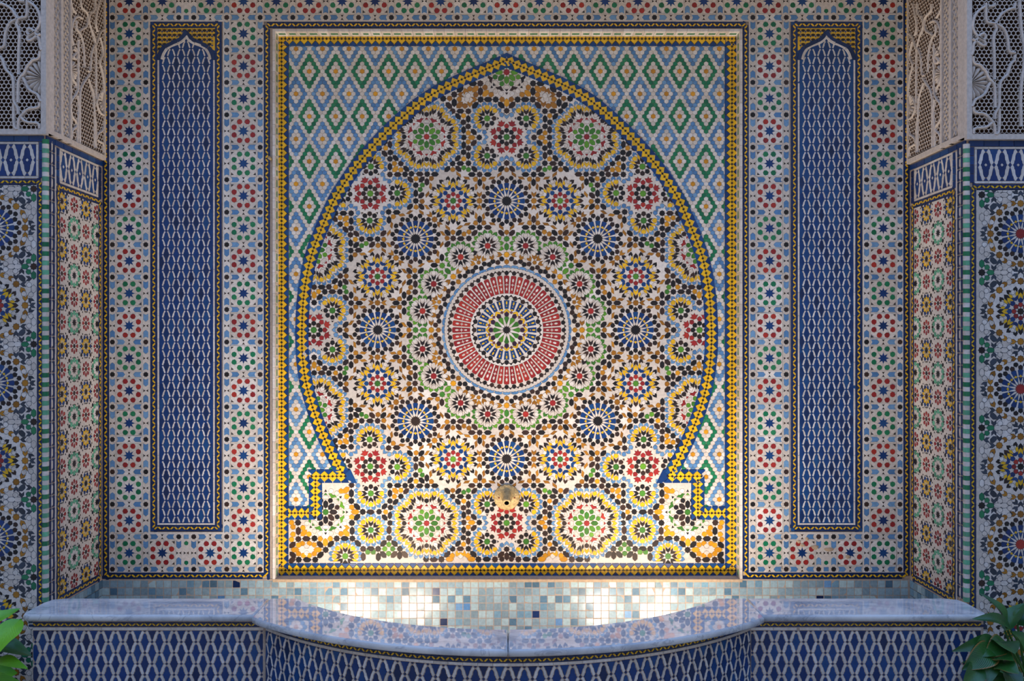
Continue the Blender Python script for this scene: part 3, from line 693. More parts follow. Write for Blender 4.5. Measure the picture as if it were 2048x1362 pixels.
# one eighth-and-a-half sector, laid out from the axis to the 22.5 degree ray (x right, y away from the centre)
def single(k, x, y, a, c, **kw):
    sh = dict(shield=shield, peb=peb, dart=dart, para=para, rhomb=rhomb).get(k)
    p = star(8, 5.9, 4.7, a) if k == 'star' else sh()
    return T(xf(p, x, y, a if k != 'star' else 0), c, nm(k, c))
sec = []
for r in [('shield', 0, 137, 90, 'ochre'), ('star', 0, 150.8, 0, 'amber'), ('shield', 10.3, 141.8, -42, 'black'), ('shield', 17.5, 135.6, 100, 'black'), ('shield', 27.7, 136.6, -80, 'black'),
          ('shield', 34.9, 131.4, 105, 'black'), ('shield', 44.9, 131.5, -72, 'black'), ('shield', 51.0, 123.4, 112, 'black'), ('dart', 14.3, 150.8, 180, 'ochre'), ('dart', 29.5, 145, -108, 'ochre'), ('dart', 45.7, 142, -60, 'ochre'), ('dart', 55.6, 145.8, -90, 'ochre'),
          ('star', 0, 182.2, 0, 'green'), ('peb', 0, 166.4, 90, 'green'), ('peb', 10.8, 194, 45, 'black'), ('shield', 0, 195, -90, 'ochre'), ('peb', 37.6, 205.1, 0, 'black'), ('star', 54, 205.1, 0, 'black'), ('peb', 69.6, 205.1, 0, 'black'),
          ('star', 76, 182.9, 0, 'black'), ('peb', 64.2, 194, -45, 'black'), ('shield', 75.4, 195.6, -90, 'ochre'), ('dart', 10.8, 158.9, -45, 'black'), ('dart', 64.2, 154.2, -25, 'black'),
          ('para', 10.8, 205.3, 35, 'ochre'), ('para', 28.8, 212.5, 4, 'ochre'), ('shield', 45.2, 214, 200, 'ochre'), ('shield', 62.7, 214, -20, 'ochre'), ('peb', 54, 221.2, 90, 'black'), 
          ('dart', 54.4, 245.2, 90, 'ochre'), ('star', 54.4, 258.3, 0, 'ochre'), ('dart', 54.4, 271.2, -90, 'ochre'), ('peb', 53.8, 295, 90, 'black'), ('shield', 45.2, 301.9, 160, 'ochre'), ('shield', 62.9, 301.6, 20, 'ochre'), ('star', 54, 311, 0, 'black'),
          ('peb', 37.6, 311, 0, 'black'), ('peb', 69.6, 311, 0, 'black'), ('star', 0, 333.8, 0, 'black'), ('peb', 10.8, 322, -45, 'black'), ('shield', 0, 321, 90, 'ochre'),
          ('shield', 107.9, 321.3, 90, 'ochre'), ('star', 108.1, 332.8, 0, 'black'), ('shield', 76.4, 321.3, 90, 'green'), ('shield', 85.8, 323.8, -90, 'green'), ('peb', 64.7, 321.8, 45, 'black'), ('peb', 96.6, 322.3, 45, 'black'), ('peb', 118.7, 321.8, -45, 'black'),
          ('star', 76.4, 333.4, 0, 'black'), ('star', 86.3, 355.5, 0, 'black'), ('star', 76.4, 363.7, 0, 'black'), ('star', 54.8, 385, 0, 'black'), ('star', 85.8, 385, 0, 'black'), ('star', 76.9, 407, 0, 'black'), ('star', 86.6, 415.4, 0, 'black'),
          ('star', 76.6, 437.4, 0, 'black'), ('star', 108, 437.7, 0, 'black'), ('star', 0, 438.5, 0, 'black'), ('peb', 92.6, 333, 0, 'black'), ('peb', 76.6, 348.8, 90, 'black'), ('peb', 97.6, 343.6, -50, 'black'), ('peb', 85.8, 370, 90, 'black'),
          ('peb', 65.8, 374, -45, 'black'), ('peb', 70, 385, 0, 'amber'), ('peb', 65.8, 396, 45, 'black'), ('peb', 86.1, 400.2, 90, 'black'), ('peb', 76.8, 422, 90, 'black'), ('peb', 97.2, 427.2, 50, 'black'), ('peb', 92.6, 437.7, 0, 'black'),
          ('shield', 85.8, 342.6, 90, 'amber'), ('shield', 77, 375.6, -90, 'amber'), ('shield', 76.8, 394.6, 90, 'amber'), ('shield', 86.2, 428, -90, 'amber'), 
          ('shield', 41, 385, 180, 'lblue'), ('shield', 45.2, 375.3, 225, 'lblue'), ('shield', 45.2, 394.7, 135, 'lblue'), ('shield', 54.8, 372.4, -90, 'lblue'), ('shield', 54.8, 397.6, 90, 'lblue')]:
    sec.append(single(*r))
sec.append(T(xf(star(8, 4.4, 3.2), 56, 134.9, 0), 'ochre', 'ochre_star_tile'))
for x, y, a in ((14.4, 311, -35), (29.3, 303.8, -4), (46.2, 226.9, 80), (61.2, 228, 100), (45.9, 287, 100), (61, 286.6, 80), (79.7, 303.8, 4), (96, 311, 35), (78.7, 211.8, -4)):
    mir = -1 if a in (-35, -4, 100) else 1
    sec.append(T(xf(para(), x, y, a, 1, mir), 'ochre', 'ochre_slanted_tile'))
sec = [t for t in sec if t[2] != 'ochre_slanted_tile' or True]
big = R1(38, 168.3, 90) + Bst(0, 257.8) + Drs(107, 258.3, 0) + Ers(0, 385.8) + Grs(39, 348.4, -45) + Grs(39, 423.2, 45) + Hrs(160.1, 386.5, 0)
def d8(t):
    p, m, n_, lev = t
    for k in range(8):
        for mr in (1, -1):
            yield T(xf([(x * mr, y) for x, y in p], 0, 0, 45 * k), m, n_, lev)
# the rosettes on the 22.5 degree rays keep their own axes square to the picture for every second turn
for t in big: 
    for q in d8(t): put(*q, k=1.1 if t[3] == 0 and math.hypot(cen(t[0])[0] - 161.4, cen(t[0])[1] - 386) > 80 and math.hypot(cen(t[0])[0] - 107, cen(t[0])[1] - 258.3) > 50 else 1.03)
for t in sec:
    for q in d8(t): put(*q, k=1.0 if 'pebble' in t[2] or 'slanted' in t[2] else 1.04)
# extra pieces above the ring (x, height above centre) and in the two lower corners
for mr in (1, -1):
    for t in Hrs(0, -515.6, 0, 'green', 'red', 'black', False): put([(x * mr, y) for x, y in t[0]], *t[1:])
    raw = [('peb', 105, 735, 90, 'amber'), ('shield', 200, 670, 0, 'ochre'), ('star', 318, 672, 0, 'black'), ('star', 612, 672, 0, 'black'), ('peb', 465, 672, 0, 'black'), ('dart', 235, 575, -120, 'ochre'), ('dart', 315, 545, 90, 'ochre'),
           ('shield', 405, 580, 90, 'ochre'), ('peb', 515, 550, 45, 'amber'), ('shield', 530, 435, 0, 'ochre'), ('dart', 500, 350, 180, 'ochre'), ('shield', 525, 270, 0, 'ochre'), ('star', 618, 360, 0, 'black'), ('peb', 615, 515, 90, 'black'),
           ('peb', 715, 470, 45, 'ochre'), ('shield', 820, 460, -90, 'ochre'), ('dart', 905, 505, -70, 'ochre'), ('shield', 700, 580, 180, 'ochre'), ('dart', 735, 675, 180, 'ochre'), ('dart', 1000, 575, 0, 'ochre'), ('shield', 1030, 665, 0, 'ochre'), ('dart', 820, 760, 90, 'ochre'),
           ('shield', 915, 800, 90, 'ochre'), ('peb', 1020, 780, 45, 'ochre'), ('star', 1125, 575, 0, 'black'), ('peb', 1125, 735, 90, 'black'), ('peb', 1230, 790, -45, 'black'), ('shield', 1215, 655, 90, 'ochre'), ('star', 1340, 655, 0, 'black'),
           ('peb', 1010, 470, 45, 'black'), ('peb', 765, 360, 0, 'black'), ('peb', 715, 785, 45, 'black'), ('shield', 850, 600, 135, 'white'), ('shield', 880, 665, -45, 'white'), ('peb', 210, 780, -45, 'black'), ('shield', 105, 1000, 90, 'lblue'), ('shield', 200, 965, 60, 'lblue')]
    for k, u, v, a, c in raw:
        t = single(k, (u - 105) / 9.73, -530 + v / 9.73, a, c); put([(x * mr, y) for x, y in t[0]], *t[1:])
    for t in Hrs(362, 364.2, 0, 'black', 'green', 'green', False): put([(x * mr, y) for x, y in t[0]], *t[1:])
    for t in Grs(271.6, 400) + Grs(322.8, 452.4): put([(x * mr, y) for x, y in t[0]], *t[1:])
    r6 = [('star', u, v, 0, 'black') for u, v in ((1400, 215), (875, 425), (1178, 425), (665, 635), (665, 330), (680, 205), (455, 115), (1390, 640), (1380, 945), (1685, 945), (665, 935), (455, 1145), (880, 1145), (1170, 1145), (1900, 1165))]
    r6 += [('peb', u, v, a, 'black') for u, v, a in ((565, 215, 45), (775, 310, 45), (660, 480, 90), (770, 525, -45), (1030, 430, 0), (1290, 325, -45), (1290, 530, 45), (665, 780, 90), (1385, 795, 90), (1530, 945, 0), (560, 1040, -45), (775, 1040, 45),
            (1275, 1040, -45), (1025, 1145, 0), (1800, 1050, 45), (2010, 1060, -45), (360, 1255, -45), (460, 1270, 90), (570, 1255, 45), (780, 1255, -45), (875, 1300, 90), (1170, 1300, 90), (1400, 65, 90))]
    r6 += [('peb', 1325, 425, 0, 'amber'), ('peb', 1500, 0, 45, 'amber'), ('peb', 1500, 840, -45, 'amber'), ('peb', 1905, 1020, 90, 'amber')]
    r6 += [('shield', u, v, a, 'amber') for u, v, a in ((755, 420, 0), (1485, 125, 180), (1390, 340, 90), (1600, 15, -90), (1390, 520, -90), (1600, 855, 90), (1815, 950, 0), (2000, 950, 180))]
    r6 += [('dart', u, v, a, 'amber') for u, v, a in ((1535, 210, 180), (1490, 295, 90), (1690, 40, -90), (1790, 10, 0), (1480, 545, -90), (1505, 635, 180), (1490, 735, 180), (1690, 835, 90), (1790, 860, 45))]
    r6 += [('shield', u, v, a, 'green') for u, v, a in ((670, 1055, -90), (590, 1145, 180), (755, 1145, 0), (675, 1240, 90), (970, 1210, 135), (1085, 1210, 45))]
    for k, u, v, a, c in r6:
        t = single(k, 166.7 + u / 9.73, 320 + v / 9.73, a, c); put([(x * mr, y) for x, y in t[0]], *t[1:])
    r7 = [('star', u, v, 0, 'black') for u, v in ((890, 580), (885, 805), (665, 795), (515, 945), (655, 1085), (880, 1085))] + [('peb', u, v, a, 'black') for u, v, a in ((885, 695, 90), (775, 800, 0), (590, 875, -45), (965, 885, 45), (585, 1020, 45), (960, 1020, -45), (765, 1085, 0), (440, 870, 45), (970, 1090, 45))]
    r7 += [('peb', 620, 950, 0, 'amber'), ('peb', 930, 950, 0, 'amber'), ('peb', 810, 720, 45, 'amber'), ('peb', 515, 845, 90, 'amber')]
    r7 += [('shield', u, v, a, 'amber') for u, v, a in ((665, 880, -135), (735, 860, -90), (830, 860, -90), (885, 885, -45), (665, 1005, 135), (735, 1030, 90), (815, 1030, 90), (885, 1005, 45), (740, 740, 90), (665, 690, -90), (605, 735, 180), (795, 580, 180), (825, 650, 0), (980, 580, 0), (960, 640, 0), (960, 740, 0), (980, 810, 0))]
    r7 += [('shield', 770, 895, -90, 'white'), ('shield', 770, 1000, 90, 'white'), ('dart', 600, 645, 0, 'green'), ('dart', 690, 600, 0, 'green')]
    for k, u, v, a, c in r7:
        t = single(k, 286.7 + u / 6.81, 300 + v / 6.81, a, c); put([(x * mr, y) for x, y in t[0]], *t[1:])
    r4 = [('peb', 95, 1290, 90, 'black'), ('peb', 200, 1260, 45, 'black'), ('peb', 740, 1250, -45, 'black'), ('shield', 845, 1270, -90, 'amber'), ('shield', 1150, 1270, -90, 'amber'), ('peb', 1250, 1250, 45, 'black'), ('dart', 930, 1240, 120, 'amber'), ('dart', 1045, 1240, 60, 'amber'),
          ('peb', 775, 1345, 0, 'amber'), ('peb', 1200, 1345, 0, 'amber'), ('shield', 990, 1290, 90, 'white'), ('star', 640, 1350, 0, 'black'), ('peb', 480, 1345, 0, 'black'), ('star', 320, 1350, 0, 'black'), ('shield', 190, 1345, 0, 'black'), ('star', 1360, 1350, 0, 'black'), ('peb', 1510, 1350, 0, 'black'), ('star', 1660, 1345, 0, 'black')]
    for k, u, v, a, c in r4:
        t = single(k, (u - 92) / 9.73, 320 + v / 9.73, a, c); put([(x * mr, y) for x, y in t[0]], *t[1:])
mos = [T(clip_rect(t[0], fl, 90, fr_, fb - 12.6), *t[1:]) for t in mos]; mos = [t for t in mos if len(t[0]) > 2 and abs(area(t[0])) > 1]
lay(panel, S1, mos, stuff='small_mosaic_chips')
reg = [(fl + (x - fl), y) for x, y in field]
lay_gaps(panel, S1, gaps(field, mos, 'white', 'white_filler_tile', neck=2.7, amin=5, ins=.4), limit=300, stuff='small_white_chips')
# hexagon spandrels
hexes = []
def hexfield():
    pu, pv = 8.82, 7.51
    for j in range(-4, 128):
        y = 97.5 + j * pv
        for i in range(-6, 104):
            x = 592 + (i + .5 * (j % 2)) * pu
            if not (fl + 10 < x < fr_ - 10 and ft + 10 < y < sy1 + 2): continue
            if inside(field, x, y): continue
            best = None
            for fk in range(int((j - 6) // 6), int((j + 12) // 6) + 1):
                fx0 = 592 + (26.46 if fk % 2 else 0); n = round((x - fx0) / 52.92); dx = (x - fx0 - n * 52.92) / pu; dj = j - 6 * fk
                c = abs(dx) + abs(dj) * .5
                if best is None or c < best[0]: best = (c, dx, dj, fk)
            c, dx, dj, fk = best
            m = 'amber' if c < .3 else 'white' if c < 1.3 else ('lblue' if fk % 2 == 0 else 'emerald') if c < 2.3 else 'white'
            r = 5.0
            p = [(x + r * math.sin(math.radians(60 * k)), y + r * math.cos(math.radians(60 * k)) * .99) for k in range(6)]
            p = clip_rect(p, fl + 14, ft + 14, fr_ - 14, sy1 + 2)
            if len(p) > 2: hexes.append(T(p, m, dict(amber='amber', white='white', lblue='light_blue', emerald='green')[m] + '_hexagon_tile', 0))
hexfield()
lay(panel, S1, hexes, H=.0009, chf=.5, stuff='small_hexagon_chips')
bd = diamond_border(ar[:-1] + [(1342, 945)], lev=3) + diamond_border((al[:-1] + [(2 * CX - 1342, 945)]), lev=3)
for mr in (0, 1):
    g = (lambda x: 2 * CX - x) if mr else (lambda x: x)
    for a, b in (((1336, sy0), (sx1 + 7, sy0)), ((sx1, sy0 + 8), (sx1, sy1 + 7)), ((sx1 + 8, sy1), (fr_ - 7, sy1))):
        bd += diamond_border([(g(a[0]), a[1]), (g(b[0]), b[1])], lev=3)
    bd += [T([(g(x), y) for x, y in ((1312, 966.5), (1334, 966.5), (1340, 950), (1326, 938))], 'cobalt', 'blue_triangle_tile', 1)]
for a, b in (((fl - 7.5, ft), (fr_ + 7.5, ft)), ((fl - 7.5, fb), (fr_ + 7.5, fb)), ((fl, ft + 8), (fl, fb - 8)), ((fr_, ft + 8), (fr_, fb - 8))): bd += diamond_border([a, b], w=27.5, lev=4)
lay(panel, S1, bd, H=.0009, stuff='small_border_chips')
# reveal of the recess: cream glazed fillets with a green dash let in
def reveal():
    V = []; Fs = []
    t = .010
    def slab(x0, x1, z0, z1): V_, F_ = box(x0, x1, -.0035, .054, z0, z1); b = len(V); V.extend(V_); Fs.extend([tuple(i + b for i in f) for f in F_])
    parts = []
    for (x0, x1, z0, z1, vert) in ((xo0, xo0 + t, ZS, zo1, 1), (xo1 - t, xo1, ZS, zo1, 1), (xo0 + t, xo1 - t, zo1 - t, zo1, 0)):
        L = (z1 - z0) if vert else (x1 - x0); n = round(L / .042)
        for i in range(n):
            a, b = i * L / n + .0004, (i + 1) * L / n - .0004
            v, f = box(x0, x1, -.0035, .0535, z0 + a, z0 + b) if vert else box(x0 + a, x0 + b, -.0035, .0535, z0, z1)
            mesh_obj('cream_fillet_tile', v, f, M['white'], panel)
            ln = (b - a) * random.uniform(.5, .75); c = (a + b) / 2; y0 = .018; 
            if vert:
                s_ = 1 if x0 < 0 else -1; xx = x0 + t if x0 < 0 else x0
                v, f = box(min(xx, xx + s_ * .0008), max(xx, xx + s_ * .0008), y0, y0 + .012, z0 + c - ln / 2, z0 + c + ln / 2)
            else: v, f = box(x0 + c - ln / 2, x0 + c + ln / 2, y0, y0 + .012, z0 - .0008, z0)
            parts.append((v, f))
    v, f = join(parts); mesh_obj('green_dash_inlay', v, f, M['emerald'], panel, kind='stuff')
reveal()
mesh_obj('sill_ledge', *box(xo0, xo1, -.003, .055, ZS - .012, ZS - .0005), M['sand'], panel)

# ------------------------------------------------------------------ piers: zellige below, carved plaster above
HB = 2.99
S2 = front_plane(HB)
KF = HB / DB
def pier(mirror):
    side = 'right' if mirror else 'left'; dy = 10 if mirror else 0
    fx = (lambda x: 2026 - x) if mirror else (lambda x: x)
    sg = -1 if mirror else 1
    X = XR if mirror else XL
    p = empty('star_mosaic_panel', ((fx(20) - VX) * HB / F, YP, zrow(1240, HB)), label='%s pier front of blue grey and white star mosaic under a frieze' % ('right hand' if mirror else 'left hand'), category='mosaic panel')
    t = []
    x0 = -60
    for a in range(7): t.append(T([(88 - 30 * a - 29.4, 271.5), (88 - 30 * a, 271.5), (88 - 30 * a, 283), (88 - 30 * a - 29.4, 283)], 'cobalt', 'blue_brick_tile', 0))
    for k in range(4): t.append(T([(78, 284 + k * 18), (87.5, 284 + k * 18), (87.5, 301.5 + k * 18), (78, 301.5 + k * 18)], 'cobalt', 'blue_brick_tile', 0))
    t += strip([(x0, 286), (77, 286)], 4.6, 30, 'white', 'white_strip_tile') + strip([(x0, 354.6), (77, 354.6)], 4.6, 30, 'white', 'white_strip_tile') + strip([(74.7, 288.4), (74.7, 352.2)], 4.6, 32, 'white', 'white_strip_tile')
    def frieze(u0, u1, vm, a, b, n, off):
        o = []
        for i in range(n):
            X_ = off - i * 2 * a
            for s1 in (1, -1):
                for s2 in (1, -1):
                    q = clip_rect([(X_ + s1 * a * (.06 + .94 * q[0]), vm + s2 * (b - b * q[1]) * -1) for q in LINK], u0, vm - b, u1, vm + b)
                    if len(q) > 2 and abs(area(q)) > 4: o.append(T(q, 'white', 'white_link_tile', 0))
                q = clip_rect([(X_ + s1 * a - a * .2, vm), (X_ + s1 * a, vm - 4), (X_ + s1 * a + a * .2, vm), (X_ + s1 * a, vm + 4)], u0, vm - b, u1, vm + b)
            q = clip_rect([(X_ - 3.3, vm), (X_, vm - 3.6), (X_ + 3.3, vm), (X_, vm + 3.6)], u0, vm - b, u1, vm + b)
            if len(q) > 2: o.append(T(q, 'white', 'white_diamond_tile', 0))
        return o
    fr = frieze(x0, 72.2, 320, 16.2, 31.6, 5, 54.5)
    t += fr
    gp = [g for g in gaps([(x0, 288.6), (72.2, 288.6), (72.2, 352), (x0, 352)], fr, 'cobalt', 'blue_frieze_tile', neck=3.2, amin=8)]
    t += twist_border([(x0, 363.8), (80.8, 363.8)], w=12, lev=1) + twist_border([(80.8, 363.8), (80.8, 1420)], w=12.8, lev=1)
    cx = -15 if mirror else -10; half = 77.6; rows = [(455.5 + (2 if mirror else 0) + 155.3 * k, k) for k in range(-1, 7)]
    fld = (x0, 370.2, 74.2, 1420); ft_ = []; sn = []
    def put2(q, m, n_, lev=0, near=4.6):
        c = cen(q)
        if lev == 0:
            if any(abs(c[0] - e[0]) < near and abs(c[1] - e[1]) < near for e in sn): return
            sn.append(c)
        if lev == 0: q = [(c[0] + (x - c[0]) * 1.1, c[1] + (y - c[1]) * 1.1) for x, y in q]
        q = clip_rect(q, *fld)
        if len(q) > 2 and abs(area(q)) > 2: ft_.append(T(q, m, n_, lev))
    quad = [('peb', 60.1, 77.6, 0, 'emerald'), ('peb', 77.6, 60.1, 90, 'emerald'), ('shield', 67.5, 67.5, 45, 'emerald'), ('peb', 54.4, 54.4, -45, 'slate'), ('star', 77.6, 77.6, 0, 'black'),
            ('star', 42.6, 42.6, 0, 'ochre'), ('star', 60.4, 0, 0, 'ochre'), ('star', 0, 60.4, 0, 'ochre'),
            ('dart', 53.5, 68, 90, 'slate'), ('dart', 68, 53.5, 0, 'slate'), ('dart', 42.3, 57, -90, 'slate'), ('dart', 57, 42.3, 180, 'slate'), ('dart', 71.5, 10, 135, 'slate'), ('dart', 10, 71.5, 135, 'slate'), ('dart', 75.3, 0, 180, 'slate'), ('dart', 0, 75.3, -90, 'slate'),
            ('dart', 31, 54.8, 150, 'ochre'), ('dart', 14.5, 60.6, 180, 'ochre'), ('dart', 54.8, 31, 120, 'ochre'), ('dart', 60.6, 14.5, -90, 'ochre'),
            ('shield', 41, 68, -90, 'white'), ('shield', 68, 41, 180, 'white'), ('shield', 23.5, 58, 0, 'white'), ('shield', 58, 23.5, 90, 'white'), ('shield', 22, 72, 0, 'white'), ('shield', 72, 22, 90, 'white'), ('peb', 33, 77.6, 0, 'white'), ('peb', 77.6, 33, 90, 'white'), ('peb', 45.5, 77.6, 0, 'white')]
    for y, k in rows:
        ros = Bst(cx, y, 1.06, 'red') if k % 2 == 0 else Drs(cx, y, 0, 1.0, 'black')
        for r in ros: put2(*r)
        for kd, qx, qy, a, c in quad:
            for s1 in (1, -1):
                for s2 in (1, -1):
                    pp = star(8, 6.6, 5.2) if kd == 'star' else xf(dict(shield=shield, peb=peb, dart=dart)[kd](), 0, 0, a)
                    pn = dict(slate='slate', emerald='emerald', ochre='ochre', black='black', white='white')[c] + '_' + NM[kd]
                    put2([(cx + s1 * (qx + e), y + s2 * (qy + f)) for e, f in pp], c, pn)
    t += ft_
    gp2 = gaps([(fld[0], fld[1]), (fld[2], fld[1]), (fld[2], fld[3]), (fld[0], fld[3])], ft_, 'white', 'white_filler_tile', neck=2.8, amin=5, ins=.55)
    tr = lambda q: [(fx(x), y + dy) for x, y in q]
    lay(p, S2, [T(tr(q[0]), *q[1:]) for q in t], stuff='small_mosaic_chips')
    if mirror: fixg = lambda g: [(a, tr(v), [f[::-1] for f in fs], [(e[1], e[0]) for e in bd], m, n_) for a, v, fs, bd, m, n_ in g]
    else: fixg = lambda g: g
    lay_gaps(p, S2, fixg(gp), stuff='small_frieze_chips'); lay_gaps(p, S2, fixg(gp2), stuff='small_white_chips')
    bx = sorted(((fx(x0) - VX) * HB / F, (fx(74) - VX) * HB / F)); mesh_obj('mortar_bed', *box(bx[0], bx[1], YP - .0004, YP + .004, zrow(1420 + dy, HB), zrow(370 + dy, HB)), M['slate'], p)
    # corner bead of green and white rolls
    cxw = X + sg * .0075; cyw = YP + .004; R = .0115; hseg = .0163
    z = .62; k = 0; ztop = zrow(272 + dy, HB)
    ms = {}
    while z < ztop - .004:
        col = 'white' if k % 2 else random.choice(('emerald', 'mint', 'mint'))
        if col not in ms:
            V = []; Fs = []; n = 8
            for e, hh in ((0, -hseg / 2), (1, hseg / 2)):
                for i in range(n + 1):
                    a = -math.pi * .95 + math.pi * 1.9 * i / n - math.pi / 2; dzz = -.0035 * math.cos((i / n - .5) * 2.6) 
                    V.append((R * math.cos(a), R * math.sin(a), hh * .97 + dzz))
            Fs = [(i, i + 1, n + 2 + i, n + 1 + i) for i in range(n)]
            me = bpy.data.meshes.new('corner_bead_tile'); me.from_pydata(V, [], Fs); me.materials.append(M[col]); me.polygons.foreach_set('use_smooth', [True] * n); ms[col] = me
        o = bpy.data.objects.new(('white' if col == 'white' else 'green') + '_bead_tile', ms[col]); C.objects.link(o); o.parent = p; o.location = Vector((cxw, cyw, z)) - p.location
        z += hseg; k += 1
    # ---------------- return wall
    SR = Plane((X, 0, ZC), (0, sg, 0), (sg, 0, 0), S, 0, VY); dv = 8 if mirror else 0
    g = (lambda u: u) if mirror else (lambda u: -u)
    r = empty('rosette_mosaic_panel', (X, YP / 2, zrow(1158)), label='%s side wall of the niche with rows of yellow red and green rosettes' % ('right hand' if mirror else 'left hand'), category='mosaic panel')
    t = []
    for k in range(7):
        t.append(T([(30 * k + .3, 323 + dv), (30 * k + 29.6, 323 + dv), (30 * k + 29.6, 333 + dv), (30 * k + .3, 333 + dv)], 'cobalt', 'blue_brick_tile', 0))
    for vv in (336, 396): t += strip([(18, vv + dv), (164, vv + dv)], 4.2, 30, 'white', 'white_strip_tile')
    for uu in (20, 162): t += strip([(uu, 338.2 + dv), (uu, 393.8 + dv)], 4.2, 28, 'white', 'white_strip_tile')
    fr = [T([(x, y + dv) for x, y in q[0]], *q[1:]) for q in frieze(22.4, 159.6, 366, 15, 27.6, 5, 151)]
    gp = gaps([(22.4, 338.5 + dv), (159.6, 338.5 + dv), (159.6, 393.5 + dv), (22.4, 393.5 + dv)], fr, 'cobalt', 'blue_frieze_tile', neck=3.0, amin=8)
    t += fr
    for k in range(5):
        t.append(T([(5, 336 + dv + k * 13), (17, 336 + dv + k * 13), (17, 348.4 + dv + k * 13), (5, 348.4 + dv + k * 13)], 'navy', 'blue_brick_tile', 0)); t.append(T([(165.5, 336 + dv + k * 13), (175, 336 + dv + k * 13), (175, 348.4 + dv + k * 13), (165.5, 348.4 + dv + k * 13)], 'cobalt', 'blue_brick_tile', 0))
    for a, b in (((11.5, 405 + dv), (169.5, 405 + dv)), ((169.5, 405 + dv), (169.5, 1151)), ((169.5, 1151), (11.5, 1151)), ((11.5, 1151), (11.5, 405 + dv))): t += twist_border([a, b], w=12.4, pitch=17, lev=1, lw=5)
    t += strip([(178, 336 + dv), (178, 1158)], 4.2, 40, 'white', 'white_strip_tile')
    v = 336 + dv
    while v < 1150:
        for s1 in (1, -1): t.append(T([(190 + s1 * 1.4, v + 11.5), (190 + s1 * 3.2, v + 10), (190 + s1 * 3.2, v - 6), (190 + s1 * 1.4, v - 8.6), (190 + s1 * 9, v - 8.6), (190 + s1 * 9, v + 11.5)], 'navy', 'blue_chain_tile', 0))
        t.append(T([(190, v - 7.5), (192.6, v - 4.5), (192.6, v + 7), (190, v + 10), (187.4, v + 7), (187.4, v - 4.5)], 'white', 'white_spindle_tile', 0)); t.append(T([(190, v + 10.4), (192, v + 12.6), (190, v + 14.8), (188, v + 12.6)], 'white', 'white_spindle_chip', 0))
        v += 21.8
    fld = (18, 411.6 + dv, 163, 1144.6); ft_ = []
    def put3(q, m, n_, lev=0):
        q = clip_rect(q, *fld)
        if len(q) > 2 and abs(area(q)) > 1.5: ft_.append(T(q, m, n_, lev))
    pet = lambda l, w_: [(-l / 2, 0), (0, w_ / 2 * .9), (l * .3, w_ / 2), (l / 2, 0), (l * .3, -w_ / 2), (0, -w_ / 2 * .9)]
    for i in range(-1, 5):
        for j in range(-1, 18):
            u, vv = 23.5 + 44.4 * i, 429.2 + dv + 43.9 * j
            if (i + j) % 2 == 0:
                rs = [T(star(8, 4.8, 3.3), 'black', 'black_star_tile')] + ringt(0, 0, 8, 10, pet(10, 7), 'red', 'red_petal_tile')
            elif i % 2: 
                rs = [T(star(10, 7.2, 4.4), 'black', 'black_star_tile')] + ringt(0, 0, 10, 11.2, pet(11, 6.2), 'yellow', 'yellow_petal_tile', 18) + ringt(0, 0, 10, 17.6, shield(8, 7.8), 'cobalt', 'blue_petal_tile', 0)
            else: rs = [T(star(10, 9, 4.8), 'black', 'black_star_tile')] + ringt(0, 0, 10, 17.2, shield(9.8, 9.6), 'mint', 'green_petal_tile', 18, 0, 180)
            for q in rs: put3([(u + x, vv + y) for x, y in q[0]], *q[1:])
            for ox, oy in ((22.2, 0), (0, 22)): put3([(u + ox - 2.4, vv + oy), (u + ox, vv + oy - 2.4), (u + ox + 2.4, vv + oy), (u + ox, vv + oy + 2.4)], 'black', 'black_chip')
            s1 = 1 if (i + j) % 2 else -1
            for ox, oy in ((22.2, 5), (22.2, -5), (5, 22), (-5, 22)): put3([(u + ox - 1.5, vv + oy), (u + ox, vv + oy - 1.5), (u + ox + 1.5, vv + oy), (u + ox, vv + oy + 1.5)], 'black', 'black_chip')
            for e in (1, -1): put3([(u + 22.2 + e * 9 + x, vv + 22 - e * s1 * 1 + y) for x, y in ((-2, 0), (0, -2), (2, 0), (0, 2))], 'black', 'black_chip'); put3([(u + 22.2 + e + x, vv + 22 - e * s1 * 9 + y) for x, y in ((-2, 0), (0, -2), (2, 0), (0, 2))], 'black', 'black_chip')
            for e in (1, -1): put3([(u + 22.2 + e * 4.4 + x, vv + 22 + e * s1 * 5 + y) for x, y in star(8, 3.9, 3.2)], 'black', 'black_star_chip')
    t += ft_
    gp2 = gaps([(fld[0], fld[1]), (fld[2], fld[1]), (fld[2], fld[3]), (fld[0], fld[3])], ft_, 'white', 'white_filler_tile', neck=2.0, amin=5)
    for k in range(14):            # squares of the basin lining below the sill
        for jj in range(9):
            u_, v_ = .4 + 15.6 * k, 1160 + 15.3 * jj; t.append(T([(u_, v_), (u_ + 14.7, v_), (u_ + 14.7, v_ + 14.4), (u_, v_ + 14.4)], random.choice(('teal', 'teal', 'aqua')), 'blue_square_tile', 0))
    tr = lambda q: [(g(x), y) for x, y in q]
    lay(r, SR, [T(tr(q[0]), *q[1:]) for q in t], stuff='small_mosaic_chips')
    if not mirror: fixr = lambda G: [(a, tr(v), [f[::-1] for f in fs], [(e[1], e[0]) for e in bd], m, n_) for a, v, fs, bd, m, n_ in G]
    else: fixr = lambda G: G
    lay_gaps(r, SR, fixr(gp), stuff='small_frieze_chips'); lay_gaps(r, SR, fixr(gp2), stuff='small_white_chips')
